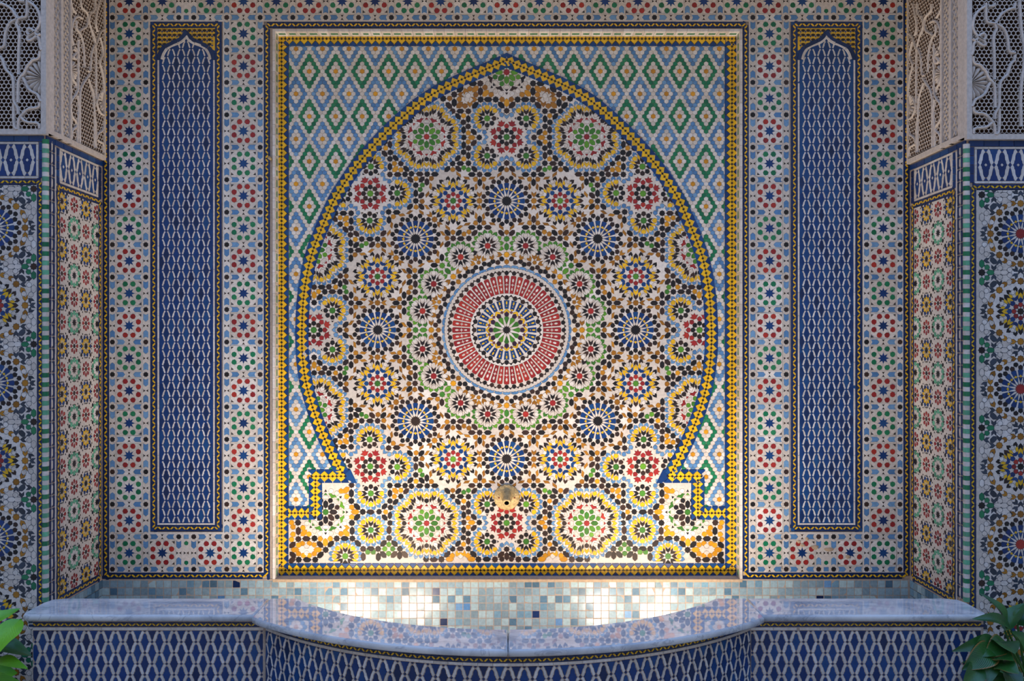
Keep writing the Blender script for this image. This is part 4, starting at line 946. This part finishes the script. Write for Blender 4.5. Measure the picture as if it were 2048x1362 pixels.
    # ---------------- carved plaster
    def honey(surf, par, us0, us1, vs0, vs1, pu, pv, f, h=.012, skip=()):
        V = []; Fs = []; j = 0; v_ = vs0
        while v_ < vs1:
            u_ = us0 + (pu / 2 if j % 2 else 0)
            while u_ < us1:
                if any(math.hypot(u_ - e[0], v_ - e[1]) < e[2] for e in skip): u_ += pu; continue
                b = len(V); P, U, Z, N = surf.frame(f(u_), v_)
                for rr, hh in ((.575, h), (.465, h), (.45, .0012)):
                    for k in range(6):
                        a = math.radians(60 * k + 30); V.append(P + U * (pu * rr * math.cos(a) * surf.s) + Z * (pv * 1.155 * rr * math.sin(a) * surf.s) + N * hh)
                for k in range(6):
                    k2 = (k + 1) % 6; Fs += [(b + k, b + k2, b + 6 + k2, b + 6 + k), (b + 6 + k, b + 6 + k2, b + 12 + k2, b + 12 + k)]
                u_ += pu
            v_ += pv; j += 1
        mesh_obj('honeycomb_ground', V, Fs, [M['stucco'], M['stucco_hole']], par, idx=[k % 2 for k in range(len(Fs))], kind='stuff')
    def sweep(surf, par, pts, f, wd, h, h0=.008, name='interlaced_strap'):
        for _ in range(2): pts = [pts[0]] + [(a[0] * (1 - k) + b[0] * k, a[1] * (1 - k) + b[1] * k) for a, b in zip(pts[:-1], pts[1:]) for k in (.25, .75)] + [pts[-1]]
        V = []; Fs = []; n = len(pts); m_ = 6
        for i, q in enumerate(pts):
            a = pts[max(0, i - 1)]; b = pts[min(n - 1, i + 1)]
            P, U, Z, N = surf.frame(f(q[0]), q[1]); Pa = surf.frame(f(a[0]), a[1])[0]; Pb = surf.frame(f(b[0]), b[1])[0]
            tn = (Pb - Pa).normalized(); sd = N.cross(tn)
            for k in range(m_):
                an = math.pi * k / (m_ - 1); V.append(P + sd * (wd / 2 * math.cos(an)) + N * (h0 + (h - h0) * (math.sin(an) ** .6) if 0 < k < m_ - 1 else 0))
        for i in range(n - 1):
            for k in range(m_ - 1): Fs.append((i * m_ + k, i * m_ + k + 1, (i + 1) * m_ + k + 1, (i + 1) * m_ + k))
        Fs += [tuple(range(m_)), tuple(range((n - 1) * m_ + m_ - 1, (n - 1) * m_ - 1, -1))]
        return mesh_obj(name, V, Fs, M['stucco'], par, smooth=True)
    def bandbox(surf, par, u0, u1, v0, v1, h, f, name='plain_plaster_band', back=-.001, mt='stucco'):
        V = []
        for hh in (back, h):
            for uu, vv in ((u0, v0), (u1, v0), (u1, v1), (u0, v1)):
                P, U, Z, N = surf.frame(f(uu), vv); ins = .0
                V.append(P + N * hh)
        return mesh_obj(name, V, [(3, 2, 1, 0), (4, 5, 6, 7), (0, 1, 5, 4), (1, 2, 6, 5), (2, 3, 7, 6), (3, 0, 4, 7)], M[mt], par)
    def shell(surf, par, u0, v0, rr, a0, a1, n, f, mir):
        for k in range(n):
            a = math.radians(a0 + (a1 - a0) * (k + .5) / n); da = math.radians((a1 - a0) / n) * .47
            V = []; Fs = []
            for i, (q, ww, hh) in enumerate(((.12, .5, .006), (.45, .8, .011), (.75, 1.0, .016), (.93, .86, .014), (1.02, .3, .007))):
                for s1, hx in ((-1, .003), (-.5, hh * .8), (0, hh), (.5, hh * .8), (1, .003)):
                    aa = a + da * ww * s1
                    P, U, Z, N = surf.frame(f(u0 + rr * q * math.cos(aa)), v0 + rr * q * math.sin(aa)); V.append(P + N * hx)
            for i in range(4):
                for j in range(4): Fs.append((i * 5 + j, i * 5 + j + 1, i * 5 + j + 6, i * 5 + j + 5))
            mesh_obj('shell_lobe', V, Fs, M['stucco'], par, smooth=True)
    q = empty('carved_plaster_panel', ((fx(20) - VX) * HB / F, YP, zrow(270 + dy, HB)), label='%s pier front of pierced plaster with interlaced straps and a scallop shell' % ('right hand' if mirror else 'left hand'), category='plaster panel')
    f2 = fx
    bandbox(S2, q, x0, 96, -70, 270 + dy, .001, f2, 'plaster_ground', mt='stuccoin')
    honey(S2, q, x0, 84, -66, 258 + dy, 9.0, 7.5, f2, skip=((86, 156 + dy, 35),))
    bandbox(S2, q, 86.5, 97, -70, 270.5 + dy, .016, f2); bandbox(S2, q, x0, 86.5, 260 + dy, 270.5 + dy, .016, f2)
    k4 = 4.126
    A = [[(0, 45), (40, 48), (75, 65), (118, 95), (142, 138), (160, 165), (165, 190), (150, 215), (172, 250), (180, 310), (172, 400), (170, 630)], [(242, 0), (240, 80), (240, 160), (195, 165), (150, 178), (110, 196), (82, 230), (64, 285), (56, 340), (55, 405), (0, 410)],
         [(250, 30), (300, 60), (335, 110), (350, 175), (345, 220), (322, 262), (280, 300), (250, 305), (240, 275), (258, 250), (285, 258), (330, 320), (345, 345), (345, 400), (360, 430)], [(355, 296), (310, 320), (270, 352), (242, 350), (246, 322), (280, 296), (330, 268)],
         [(345, 440), (342, 500), (285, 508), (262, 540), (240, 560), (225, 600), (215, 622), (170, 668), (165, 740), (165, 860)], [(205, 655), (225, 690), (240, 735), (275, 772), (325, 788), (342, 830), (356, 852)],
         [(0, 470), (32, 492), (50, 540), (62, 590), (100, 622), (128, 660), (130, 770), (130, 858), (165, 900), (168, 955)], [(342, 858), (340, 905), (252, 906), (200, 960), (170, 995), (165, 1080)], [(188, 980), (235, 1026), (340, 1026), (342, 1075)], [(130, 870), (130, 1060), (158, 1082)],
         [(170, 0), (170, 28), (225, 28)], [(0, 0), (8, 40)], [(0, 430), (8, 470)]]
    for l in A: sweep(S2, q, [(x / k4, y / k4 + dy - 1) for x, y in l], f2, .0105, .019)
    for e in (0, 1): sweep(S2, q, [(-8 - 16 * e, -60), (-10 - 14 * e, 60), (-22, 110), (-10 - 22 * e, 180), (-12 - 18 * e, 255)], f2, .0105, .019)
    shell(S2, q, 86, 156 + dy, 33, 90, 270, 9, f2, mirror)
    q2 = empty('carved_plaster_panel', (X, YP / 2, zrow(320 + dv)), label='%s niche side of pierced plaster with interlaced straps beside two lattice strips' % ('right hand' if mirror else 'left hand'), category='plaster panel')
    vb = 321 + dv
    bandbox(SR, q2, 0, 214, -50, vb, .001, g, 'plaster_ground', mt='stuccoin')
    honey(SR, q2, 3, 134, -46, vb - 10, 9.0, 7.2, g, skip=((4, 205 + dv, 24), (131, 182 + dv, 22)))
    tt = lambda x: DB * (1 - 811 / (1016 - x)) / S
    for a, b in ((0, 6), (tt(136.5), tt(133)), (tt(119), tt(114)), (tt(100), 219)): bandbox(SR, q2, min(a, b), max(a, b), -50, vb, .015, g)
    bandbox(SR, q2, 6, 214, vb - 9, vb, .0145, g)
    for a, b in ((tt(132.5), tt(119.5)), (tt(113.5), tt(100.5))):
        a, b = min(a, b), max(a, b); V = []; Fs = []; w_ = b - a; st_ = w_ * .62 if a < 150 else w_ * .8
        v_ = -50
        while v_ < vb - 12:
            for (c0, c1) in ((a, b), (b, a)):
                for (ra, rb) in (((c0, v_), ((a + b) / 2, v_ + st_)), (((a + b) / 2, v_), (c1, v_ + st_))):
                    bq = len(V); P0, U, Z, N = SR.frame(g(ra[0]), ra[1]); P1 = SR.frame(g(rb[0]), rb[1])[0]
                    tn = (P1 - P0).normalized(); sd = N.cross(tn) * .0018
                    for P_ in (P0, P1): V += [P_ + sd, P_ + sd * .5 + N * .010, P_ - sd * .5 + N * .010, P_ - sd]
                    Fs += [(bq, bq + 1, bq + 5, bq + 4), (bq + 1, bq + 2, bq + 6, bq + 5), (bq + 2, bq + 3, bq + 7, bq + 6)]
            if a > 150:
                for c0 in (a + w_ * .28, a + w_ * .72):
                    P, U, Z, N = SR.frame(g(c0), v_ + st_ * .5); bq = len(V)
                    V += [P + Z * .018, P + U * .006 + N * .002, P - Z * .018, P - U * .006 + N * .002, P + N * .012]; Fs += [(bq, bq + 1, bq + 4), (bq + 1, bq + 2, bq + 4), (bq + 2, bq + 3, bq + 4), (bq + 3, bq, bq + 4)]
            v_ += st_
        mesh_obj('lattice_strip', V, Fs, M['stucco'], q2, kind='stuff')
    Rl = [[(555, 0), (562, 60), (600, 112)], [(640, 0), (640, 60), (690, 100), (702, 140), (692, 225), (650, 240), (622, 268), (602, 235), (605, 170)], [(652, 152), (612, 130), (575, 170), (562, 250), (562, 330), (580, 370)], [(620, 250), (648, 310), (666, 400), (670, 560)],
          [(620, 330), (620, 560), (620, 735), (600, 780), (566, 820), (556, 860)], [(575, 400), (612, 430), (572, 468), (600, 495), (620, 440), (585, 380)], [(556, 500), (556, 640), (600, 690), (600, 728)], [(690, 580), (722, 598), (726, 450), (745, 385), (765, 360)],
          [(722, 100), (702, 180), (740, 270), (765, 360), (768, 560), (768, 820)], [(715, 610), (660, 690), (640, 730), (632, 800), (632, 1000), (632, 1185)], [(705, 650), (720, 700), (750, 780), (752, 950), (765, 1000), (765, 1225)], [(790, 780), (768, 850), (800, 935), (832, 950)],
          [(555, 880), (562, 960), (600, 1000), (610, 1045), (566, 1072), (564, 1145)], [(614, 790), (626, 890), (614, 1000), (612, 1180)], [(755, 960), (755, 1222)], [(838, 1000), (830, 1075), (778, 1105), (770, 1150)], [(775, 1150), (800, 1172), (828, 1180), (830, 1262)],
          [(760, 0), (760, 80), (715, 120)], [(800, 0), (780, 60), (760, 200), (780, 262)], [(838, 240), (802, 262), (782, 330), (766, 375)], [(800, 310), (832, 440), (790, 500), (820, 590), (832, 690), (836, 770)]]
    for l in Rl:
        pts = []
        for x, y in l:
            x, y = x / k4, y / k4; K = (1016 - x) / 811; pts.append((DB * (1 - 1 / K) / S, VY + (y - VY) / K + dv))
        sweep(SR, q2, pts, g, .0095, .017)
    shell(SR, q2, 4, 205 + dv, 22, -75, 75, 7, g, mirror); shell(SR, q2, 131, 182 + dv, 20, 105, 255, 7, g, mirror)
pier(False); pier(True)
# ------------------------------------------------------------------ fountain basin
ZM = .62; TM = .022; DA = 2.825; YA = DA - DB
basin = empty('fountain_basin', (0, -.5, 0), label='wide fountain basin with pale marble rim and blue and white tiled apron', category='fountain')
def arc_pts(x0, x1, ye, ym, n=28):
    h = (x1 - x0) / 2; sgt = ye - ym; R = (h * h + sgt * sgt) / (2 * sgt); cy = ym + R; cx = (x0 + x1) / 2; a = math.asin(h / R)
    return [(cx + R * math.sin(-a + 2 * a * i / n), cy - R * math.cos(-a + 2 * a * i / n)) for i in range(n + 1)]
RA, HA, YMID = 1.147, .80, -.93
cyA = YMID + RA
outer = [(-1.567, YP + .003), (-1.567, YA)] + [(x, y) for x, y in arc_pts(-HA, HA, YA, YMID)] + [(1.567, YA), (1.567, YP + .003)]
inner = [(1.40, YP + .003), (.74, YP - .012)] + arc_pts(-.72, .72, YP - .02, -.745)[::-1] + [(-.74, YP - .012), (-1.40, YP + .003)]
def prism(out, z0, z1):
    n = len(out); V = [(x, y, z0) for x, y in out] + [(x, y, z1) for x, y in out]
    return V, [tuple(range(n - 1, -1, -1)), tuple(range(n, 2 * n))] + [(i, (i + 1) % n, n + (i + 1) % n, n + i) for i in range(n)]
mesh_obj('apron_wall', *prism(outer + inner, 0, ZM - TM + .001), M['grout'], basin)
mesh_obj('basin_floor', *box(XL, XR, -.9, .001, .2, .24), M['teal'], basin)
def slab(pts, label=None):
    n = len(pts); V = []; Fs = []
    A = area(pts); pts = pts if A > 0 else pts[::-1]
    rings = ((.0045, ZM - TM), (.0015, ZM - TM + .004), (0, ZM - TM / 2), (.0012, ZM - .005), (.005, ZM))
    for d, z in rings: V += [(x, y, z) for x, y in inset(pts, d)]
    m_ = len(rings)
    for r in range(m_ - 1):
        for i in range(n): Fs.append((r * n + i, r * n + (i + 1) % n, (r + 1) * n + (i + 1) % n, (r + 1) * n + i))
    Fs += [tuple(range(n - 1, -1, -1)), tuple(range((m_ - 1) * n, m_ * n))]
    o = mesh_obj('marble_slab', V, Fs, M['marble'], basin)
    for pol in o.data.polygons: pol.use_smooth = len(pol.vertices) == 4
    return o
oa = arc_pts(-.835, .835, -.652, -.951, 36); ia = arc_pts(-.735, .725, YP + .004, -.767, 36)
for sgn in (-1, 1):
    xe = 1.597 if sgn < 0 else 1.575
    slab([(sgn * xe, YP - .055), (sgn * (xe - .012), YP - .012), (sgn * (xe - .05), YP + .004), (sgn * .833, YP + .004), (sgn * .833, -.626), (sgn * (xe - .02), -.626), (sgn * (xe - .004), -.616), (sgn * xe, -.605)])
lo, li = oa[:19], ia[:19]; ro, ri = oa[18:], ia[18:]
slab([(-.832, YP + .004)] + [(-.832, -.648)] + lo[1:-1] + [(-.0006, lo[-1][1]), (-.0006, li[-1][1])] + li[::-1][1:])
slab([(.0006, ro[0][1])] + ro[1:-1] + [(.832, -.648), (.832, YP + .004)] + ri[::-1][:-1] + [(.0006, ri[0][1])])
# square tiles lining the back of the basin
lin = mesh_obj('lining_bed', *box(XL, XR, -.0005, .002, .24, ZS - .0005), M['grout'], basin)
sq = []; pu = 15.35
for j in range(11):
    for i in range(106):
        x = 204.5 + i * pu; y = 1160.4 + j * 15.2
        if x + pu > 1820: continue
        e = [random.uniform(-.25, .25) for _ in range(4)]
        q = [(x + .5 + e[0], y + .45), (x + pu - .45 + e[1], y + .5 + e[2]), (x + pu - .5, y + 14.7 + e[3]), (x + .45, y + 14.75)]
        rn = random.random(); m = 'aqua' if rn < .82 else 'teal' if rn < .965 else 'lblue' if rn < .985 else 'navy'
        sq.append((q, m, j))
for t_ in (('pale_square_tile', ('aqua',)), ('blue_square_tile', ('teal', 'lblue', 'navy'))):
    ok = [T(q, m, t_[0], 0) for q, m, j in sq if m in t_[1] and (j < 3 or (j < 8 and 560 < q[0][0] < 1460))][:300]
    lay(lin, S0, ok, limit=300, tilt=1.2)
    rs = [T(q, m, t_[0], 0) for q, m, j in sq if m in t_[1] and not any(q is o_[0] for o_ in ok)]
    if rs: chips(lin, S0, rs, name='small_square_chips')
# tiled aprons
def apron(name, surf, tiles):
    a = empty(name, (0, 0, 0)); a.parent = basin; a.location = (0, 0, 0)
    lay(a, surf, tiles, limit=300, stuff='small_apron_chips')
SA = front_plane(DA)
left = lattice(85.3, 1262, 14.6, 21.9, 34, 12, rect=(66.5, 1261.2, 526, 1500), upper=True)
left = [q for q in left]
left += twist_border([(65.5, 1249), (527, 1249)], w=10.5, pitch=16, lw=5) + strip([(65.5, 1257.6), (527, 1257.6)], 5.6, 46, 'white', 'white_strip_tile') + strip([(527.4, 1261), (527.4, 1500)], 1.4, 60, 'white', 'white_strip_tile')
apron('left_apron', SA, left)
apron('right_apron', SA, [T([(2026 + 2 - x, y) for x, y in q[0]], *q[1:]) for q in left])
SC = Curved(cyA, RA + .0006, S)
kk = DA / DB
hw = RA * math.asin(HA / RA) / S - 2
ac = hw / 37
cur = lattice(0, 1162.2, ac, 21.9 * kk, 38, 12, rect=(-hw, 1161.6, hw, 1360)) + lattice(-38 * ac, 1162.2, ac, 21.9 * kk, 36, 12, rect=(-hw, 1161.6, hw, 1360))
dd = {}
for q in cur: dd[(round(cen(q[0])[0]), round(cen(q[0])[1]))] = q
cur = list(dd.values())
cur += twist_border([(-hw, 1152), (hw, 1152)], w=8.8, pitch=14.2, lw=4.4) + strip([(-hw, 1158.7), (hw, 1158.7)], 4.6, 22, 'white', 'white_strip_tile')
apron('bowed_apron', SC, cur)
# sunken basin lamps, a second added on each side to spread light up the wall
for i, (x, y, z) in enumerate(LAMPS):
    v = []; 
    n = 12; V = [(x + r * math.cos(2 * math.pi * k / n), y + r * math.sin(2 * math.pi * k / n), zz) for r, zz in ((.03, .24), (.03, z - .03), (.036, z - .01), (.030, z - .01), (.028, z - .025)) for k in range(n)]
    Fs = [(r * n + k, r * n + (k + 1) % n, (r + 1) * n + (k + 1) % n, (r + 1) * n + k) for r in range(4) for k in range(n)]
    mesh_obj('lamp_housing', V, Fs, M['steel'], basin)
    ld = bpy.data.lights.new('basin_lamp', 'SPOT'); ld.energy = LAMP_W; ld.color = (1, .86, .68); ld.spot_size = math.radians(165); ld.spot_blend = .8; ld.shadow_soft_size = .02
    lo_ = bpy.data.objects.new('basin_lamp', ld); C.objects.link(lo_); lo_.location = (x, y, z)
    lo_.rotation_euler = Vector((0, .45, 1)).to_track_quat('-Z', 'Y').to_euler()
    lu = bpy.data.lights.new('basin_lamp_beam', 'SPOT'); lu.energy = LAMP_UP; lu.color = (1, .84, .66); lu.spot_size = math.radians(120); lu.spot_blend = 1; lu.shadow_soft_size = .02
    lo_ = bpy.data.objects.new('basin_lamp_beam', lu); C.objects.link(lo_); lo_.location = (x, y, z + .002)
    lo_.rotation_euler = Vector((0, .12, 1)).to_track_quat('-Z', 'Y').to_euler()
# ------------------------------------------------------------------ brass spout
sp = empty('water_spout', ((1013.5 - VX) * D1 / F, .052, zrow(994, D1)), label='aged brass water spout with scalloped back plate low on the mosaic', category='spout')
SL = sp.location
V = []; Fs = []; n = 80
prof = ((1, .0), (1, .004), (.93, .007), (.78, .008), (.55, .012), (.4, .017))
for r, h in prof:
    for k in range(n):
        a = 2 * math.pi * k / n; lobe = 1 + .045 * abs(math.sin(10 * a)) * (r ** 3) - (.05 if r > .9 else 0); V.append((.0535 * r * lobe * math.cos(a), -h, .0535 * r * lobe * math.sin(a)))
for i in range(len(prof) - 1):
    for k in range(n): Fs.append((i * n + k, i * n + (k + 1) % n, (i + 1) * n + (k + 1) % n, (i + 1) * n + k))
mesh_obj('scalloped_plate', V, Fs, M['brass'], sp, smooth=True, local=True)
ax = Vector((0, -1, -.42)).normalized(); e1 = Vector((1, 0, 0)); e2 = e1.cross(ax)
def tube(prof, n=24):
    V = []; Fs = []
    for d, r in prof:
        for k in range(n):
            a = 2 * math.pi * k / n; V.append(Vector((0, -.006, .010)) + ax * d + e1 * (r * math.cos(a)) + e2 * (r * math.sin(a)))
    for i in range(len(prof) - 1):
        for k in range(n): Fs.append((i * n + k, (i + 1) * n + k, (i + 1) * n + (k + 1) % n, i * n + (k + 1) % n))
    return V, Fs
mesh_obj('nozzle', *tube(((0, .026), (.012, .0225), (.03, .019), (.048, .0165), (.056, .0175), (.060, .0165), (.061, .0125), (.0605, .0095))), M['brass'], sp, smooth=True, local=True)
mesh_obj('nozzle_bore', *tube(((.0605, .0097), (.04, .009), (.012, .008), (.011, .0005))), M['bore'], sp, local=True)
for s1 in (1, -1):
    n = 8; V = [(s1 * .031 + r * math.cos(2 * math.pi * k / n), -h, -.001 + r * math.sin(2 * math.pi * k / n)) for r, h in ((.0042, .009), (.0038, .0125), (.001, .0135)) for k in range(n)]
    mesh_obj('screw', V, [(i * n + k, i * n + (k + 1) % n, (i + 1) * n + (k + 1) % n, (i + 1) * n + k) for i in range(2) for k in range(n)] + [tuple(range(2 * n, 3 * n))], M['rust'], sp, local=True)
# little worn hook on the frame left of the recess, chipped mortar low on the right
n = 10; V = []
for r, h in ((.006, 0), (.006, .006), (.004, .008), (.0045, .018), (.007, .022), (.005, .026)): V += [((541.5 - VX) * S + r * math.cos(2 * math.pi * k / n), -.001 - h, zrow(318) + r * math.sin(2 * math.pi * k / n)) for k in range(n)]
mesh_obj('hook', V, [(i * n + k, i * n + (k + 1) % n, (i + 1) * n + (k + 1) % n, (i + 1) * n + k) for i in range(5) for k in range(n)] + [tuple(range(5 * n, 6 * n))], M['brass'], label='small worn brass peg on the cream frame left of the recess', category='hook')
for k, (x, y, w_, h_) in enumerate(((1597, 1083, 5, 4), (1605, 1090, 6, 4), (1614, 1078, 4, 4), (1630, 1094, 9, 5), (1658, 1099, 11, 4), (1696, 1113, 5, 4))):
    m_ = 9; V = [S0.frame(x, y)[0] + Vector((0, -.0036, 0))]
    for hh, f_ in ((.0034, .55), (.001, 1)):
        for i in range(m_):
            rr = f_ * random.uniform(.7, 1.2); a = 2 * math.pi * i / m_; V.append(S0.frame(x + w_ * rr * math.cos(a), y + h_ * rr * math.sin(a))[0] + Vector((0, -hh, 0)))
    mesh_obj('bare_mortar_patch', V, [(0, 1 + (i + 1) % m_, 1 + i) for i in range(m_)] + [(1 + i, 1 + (i + 1) % m_, 1 + m_ + (i + 1) % m_, 1 + m_ + i) for i in range(m_)], M['sand'], wall)
# ------------------------------------------------------------------ potted plants at both ends of the basin
def P3(x, y, D): return Vector(((x - VX) * D / F, D - DB, ZC - (y - VY) * D / F))
def leaf(par, base, tip, wd, m, lift=.25, roll=0, curl=.25, facing=Vector((0, -1, .9))):
    ax_ = tip - base; L = ax_.length; t_ = ax_.normalized(); nrm = (facing - t_ * facing.dot(t_)).normalized(); sd = t_.cross(nrm)
    sd = (sd * math.cos(roll) + nrm * math.sin(roll)).normalized(); nrm = sd.cross(t_)
    nu, nv = 14, 6; V = []; UV = []; Fs = []
    ph = random.uniform(0, 6)
    for i in range(nu + 1):
        u = i / nu; w_ = wd * (math.sin(math.pi * min(1, u ** .72)) ** .85) * (1 - .15 * u) + .0008
        c = base + ax_ * u + nrm * (lift * L * math.sin(math.pi * u) * (1 - .25 * u)) 
        for j in range(nv + 1):
            v = 2 * j / nv - 1
            V.append(c + sd * (w_ * v / 2) + nrm * (curl * w_ * (abs(v) ** 1.4) * .5 + .045 * w_ * math.sin(9 * u + ph) * v * v)); UV.append((u, v))
    for i in range(nu):
        for j in range(nv): a = i * (nv + 1) + j; Fs.append((a, a + 1, a + nv + 2, a + nv + 1))
    o = mesh_obj('leaf', V, Fs, M[m], par, smooth=True)
    uvl = o.data.uv_layers.new(name='UVMap')
    for lp in o.data.loops: uvl.data[lp.index].uv = UV[lp.vertex_index]
    return o
def stem(par, a, b, r=.004):
    V = []; Fs = []; n = 6; m_ = 7; mid = (a + b) / 2 + Vector((0, 0, .05))
    for i in range(m_ + 1):
        t = i / m_; c = a * (1 - t) ** 2 + mid * (2 * t * (1 - t)) + b * t * t
        for k in range(n): V.append(c + Vector((r * math.cos(2 * math.pi * k / n), r * math.sin(2 * math.pi * k / n), 0)))
    for i in range(m_):
        for k in range(n): Fs.append((i * n + k, i * n + (k + 1) % n, (i + 1) * n + (k + 1) % n, (i + 1) * n + k))
    mesh_obj('stem', V, Fs, M['stem'], par, smooth=True)
def plant(name, cx, cy, label, leaves, cat='plant', fill=0, fm='leafd'):
    p = empty(name, (cx, cy, 0), label=label, category=cat)
    n = 20; V = []; prof = ((.10, 0), (.105, .0), (.14, .24), (.155, .24), (.155, .27), (.135, .27), (.13, .24))
    for r, z in prof: V += [(cx + r * math.cos(2 * math.pi * k / n), cy + r * math.sin(2 * math.pi * k / n), z) for k in range(n)]
    mesh_obj('pot', V, [(i * n + k, i * n + (k + 1) % n, (i + 1) * n + (k + 1) % n, (i + 1) * n + k) for i in range(len(prof) - 1) for k in range(n)] + [tuple(range(n - 1, -1, -1))], M['pot'], p, smooth=True)
    V = [(cx + .131 * math.cos(2 * math.pi * k / n), cy + .131 * math.sin(2 * math.pi * k / n), .235) for k in range(n)]
    mesh_obj('soil', V, [tuple(range(n))], M['soil'], p)
    for (bx, by, bd), (tx, ty, td), w_, m, lift, roll, curl in leaves:
        b = P3(bx, by, bd); t = P3(tx, ty, td); leaf(p, b, t, w_, m, lift, roll, curl)
        stem(p, Vector((cx + random.uniform(-.06, .06), cy + random.uniform(-.06, .06), .24)), b)
    for k in range(fill):
        a = 2 * math.pi * k / fill + random.uniform(-.3, .3); r0 = random.uniform(.05, .14); z0 = random.uniform(.34, .62); r1 = r0 + random.uniform(.12, .2)
        b = Vector((cx + r0 * math.cos(a), cy + r0 * math.sin(a), z0)); t = Vector((cx + r1 * math.cos(a), cy + r1 * math.sin(a), z0 + random.uniform(-.1, .08)))
        leaf(p, b, t, random.uniform(.08, .12), fm, .2, random.uniform(-.5, .5), .3)
        stem(p, Vector((cx + .03 * math.cos(a), cy + .03 * math.sin(a), .24)), b)
plant('potted_plant', -1.80, -.72, 'bright green broad-leaved potted plant at the left end of the basin', [
    ((-45, 1268, 2.66), (41, 1217, 2.72), .060, 'leaf', .12, .2, .2), ((42, 1238, 2.60), (-14, 1316, 2.52), .092, 'leaf', .12, -.15, .15), ((-30, 1300, 2.62), (64, 1312, 2.60), .075, 'leafd', .15, .5, .25),
    ((-40, 1335, 2.6), (56, 1338, 2.56), .07, 'leaf', .12, .7, .2), ((-60, 1250, 2.7), (10, 1222, 2.75), .06, 'leaf', .1, 0, .2), ((-40, 1290, 2.66), (20, 1262, 2.66), .07, 'leafd', .1, .3, .2)], fill=9, fm='leaf')
plant('potted_plant', 1.72, -.70, 'dark glossy potted plant with browned leaf edges at the right end of the basin', [
    ((2012, 1252, 2.62), (1958, 1186, 2.66), .050, 'leafd', .14, -.5, .5), ((2022, 1262, 2.60), (1944, 1238, 2.58), .048, 'leafd', .22, -.2, .4), ((2010, 1262, 2.62), (2052, 1206, 2.66), .058, 'leafd', .12, .6, .3),
    ((1992, 1284, 2.60), (1903, 1303, 2.58), .050, 'leafd', .30, .2, .3), ((1994, 1286, 2.56), (1938, 1312, 2.50), .072, 'leafd', .14, .1, .25), ((2018, 1290, 2.56), (1968, 1318, 2.50), .07, 'leafb', .2, -.2, .3),
    ((1986, 1296, 2.54), (1924, 1340, 2.48), .075, 'leafb', .16, .2, .2), ((1990, 1308, 2.54), (1976, 1372, 2.46), .052, 'leafd', .14, -.3, .3), ((1996, 1282, 2.54), (2030, 1308, 2.46), .085, 'leafd', .16, .1, .1),
    ((1990, 1312, 2.52), (2028, 1322, 2.46), .065, 'leafb', .14, .0, .15), ((1994, 1330, 2.50), (2038, 1348, 2.44), .075, 'leafb', .14, .1, .2), ((2030, 1262, 2.58), (2062, 1310, 2.52), .07, 'leafd', .15, .3, .2),
    ((2035, 1250, 2.62), (2064, 1222, 2.64), .06, 'leafd', .15, .3, .3), ((1960, 1330, 2.5), (1925, 1372, 2.46), .06, 'leafd', .14, .2, .3), ((2010, 1344, 2.5), (2040, 1380, 2.46), .07, 'leafd', .14, .2, .3), ((1975, 1340, 2.52), (2000, 1385, 2.46), .06, 'leafd', .14, .2, .3)], fill=14)
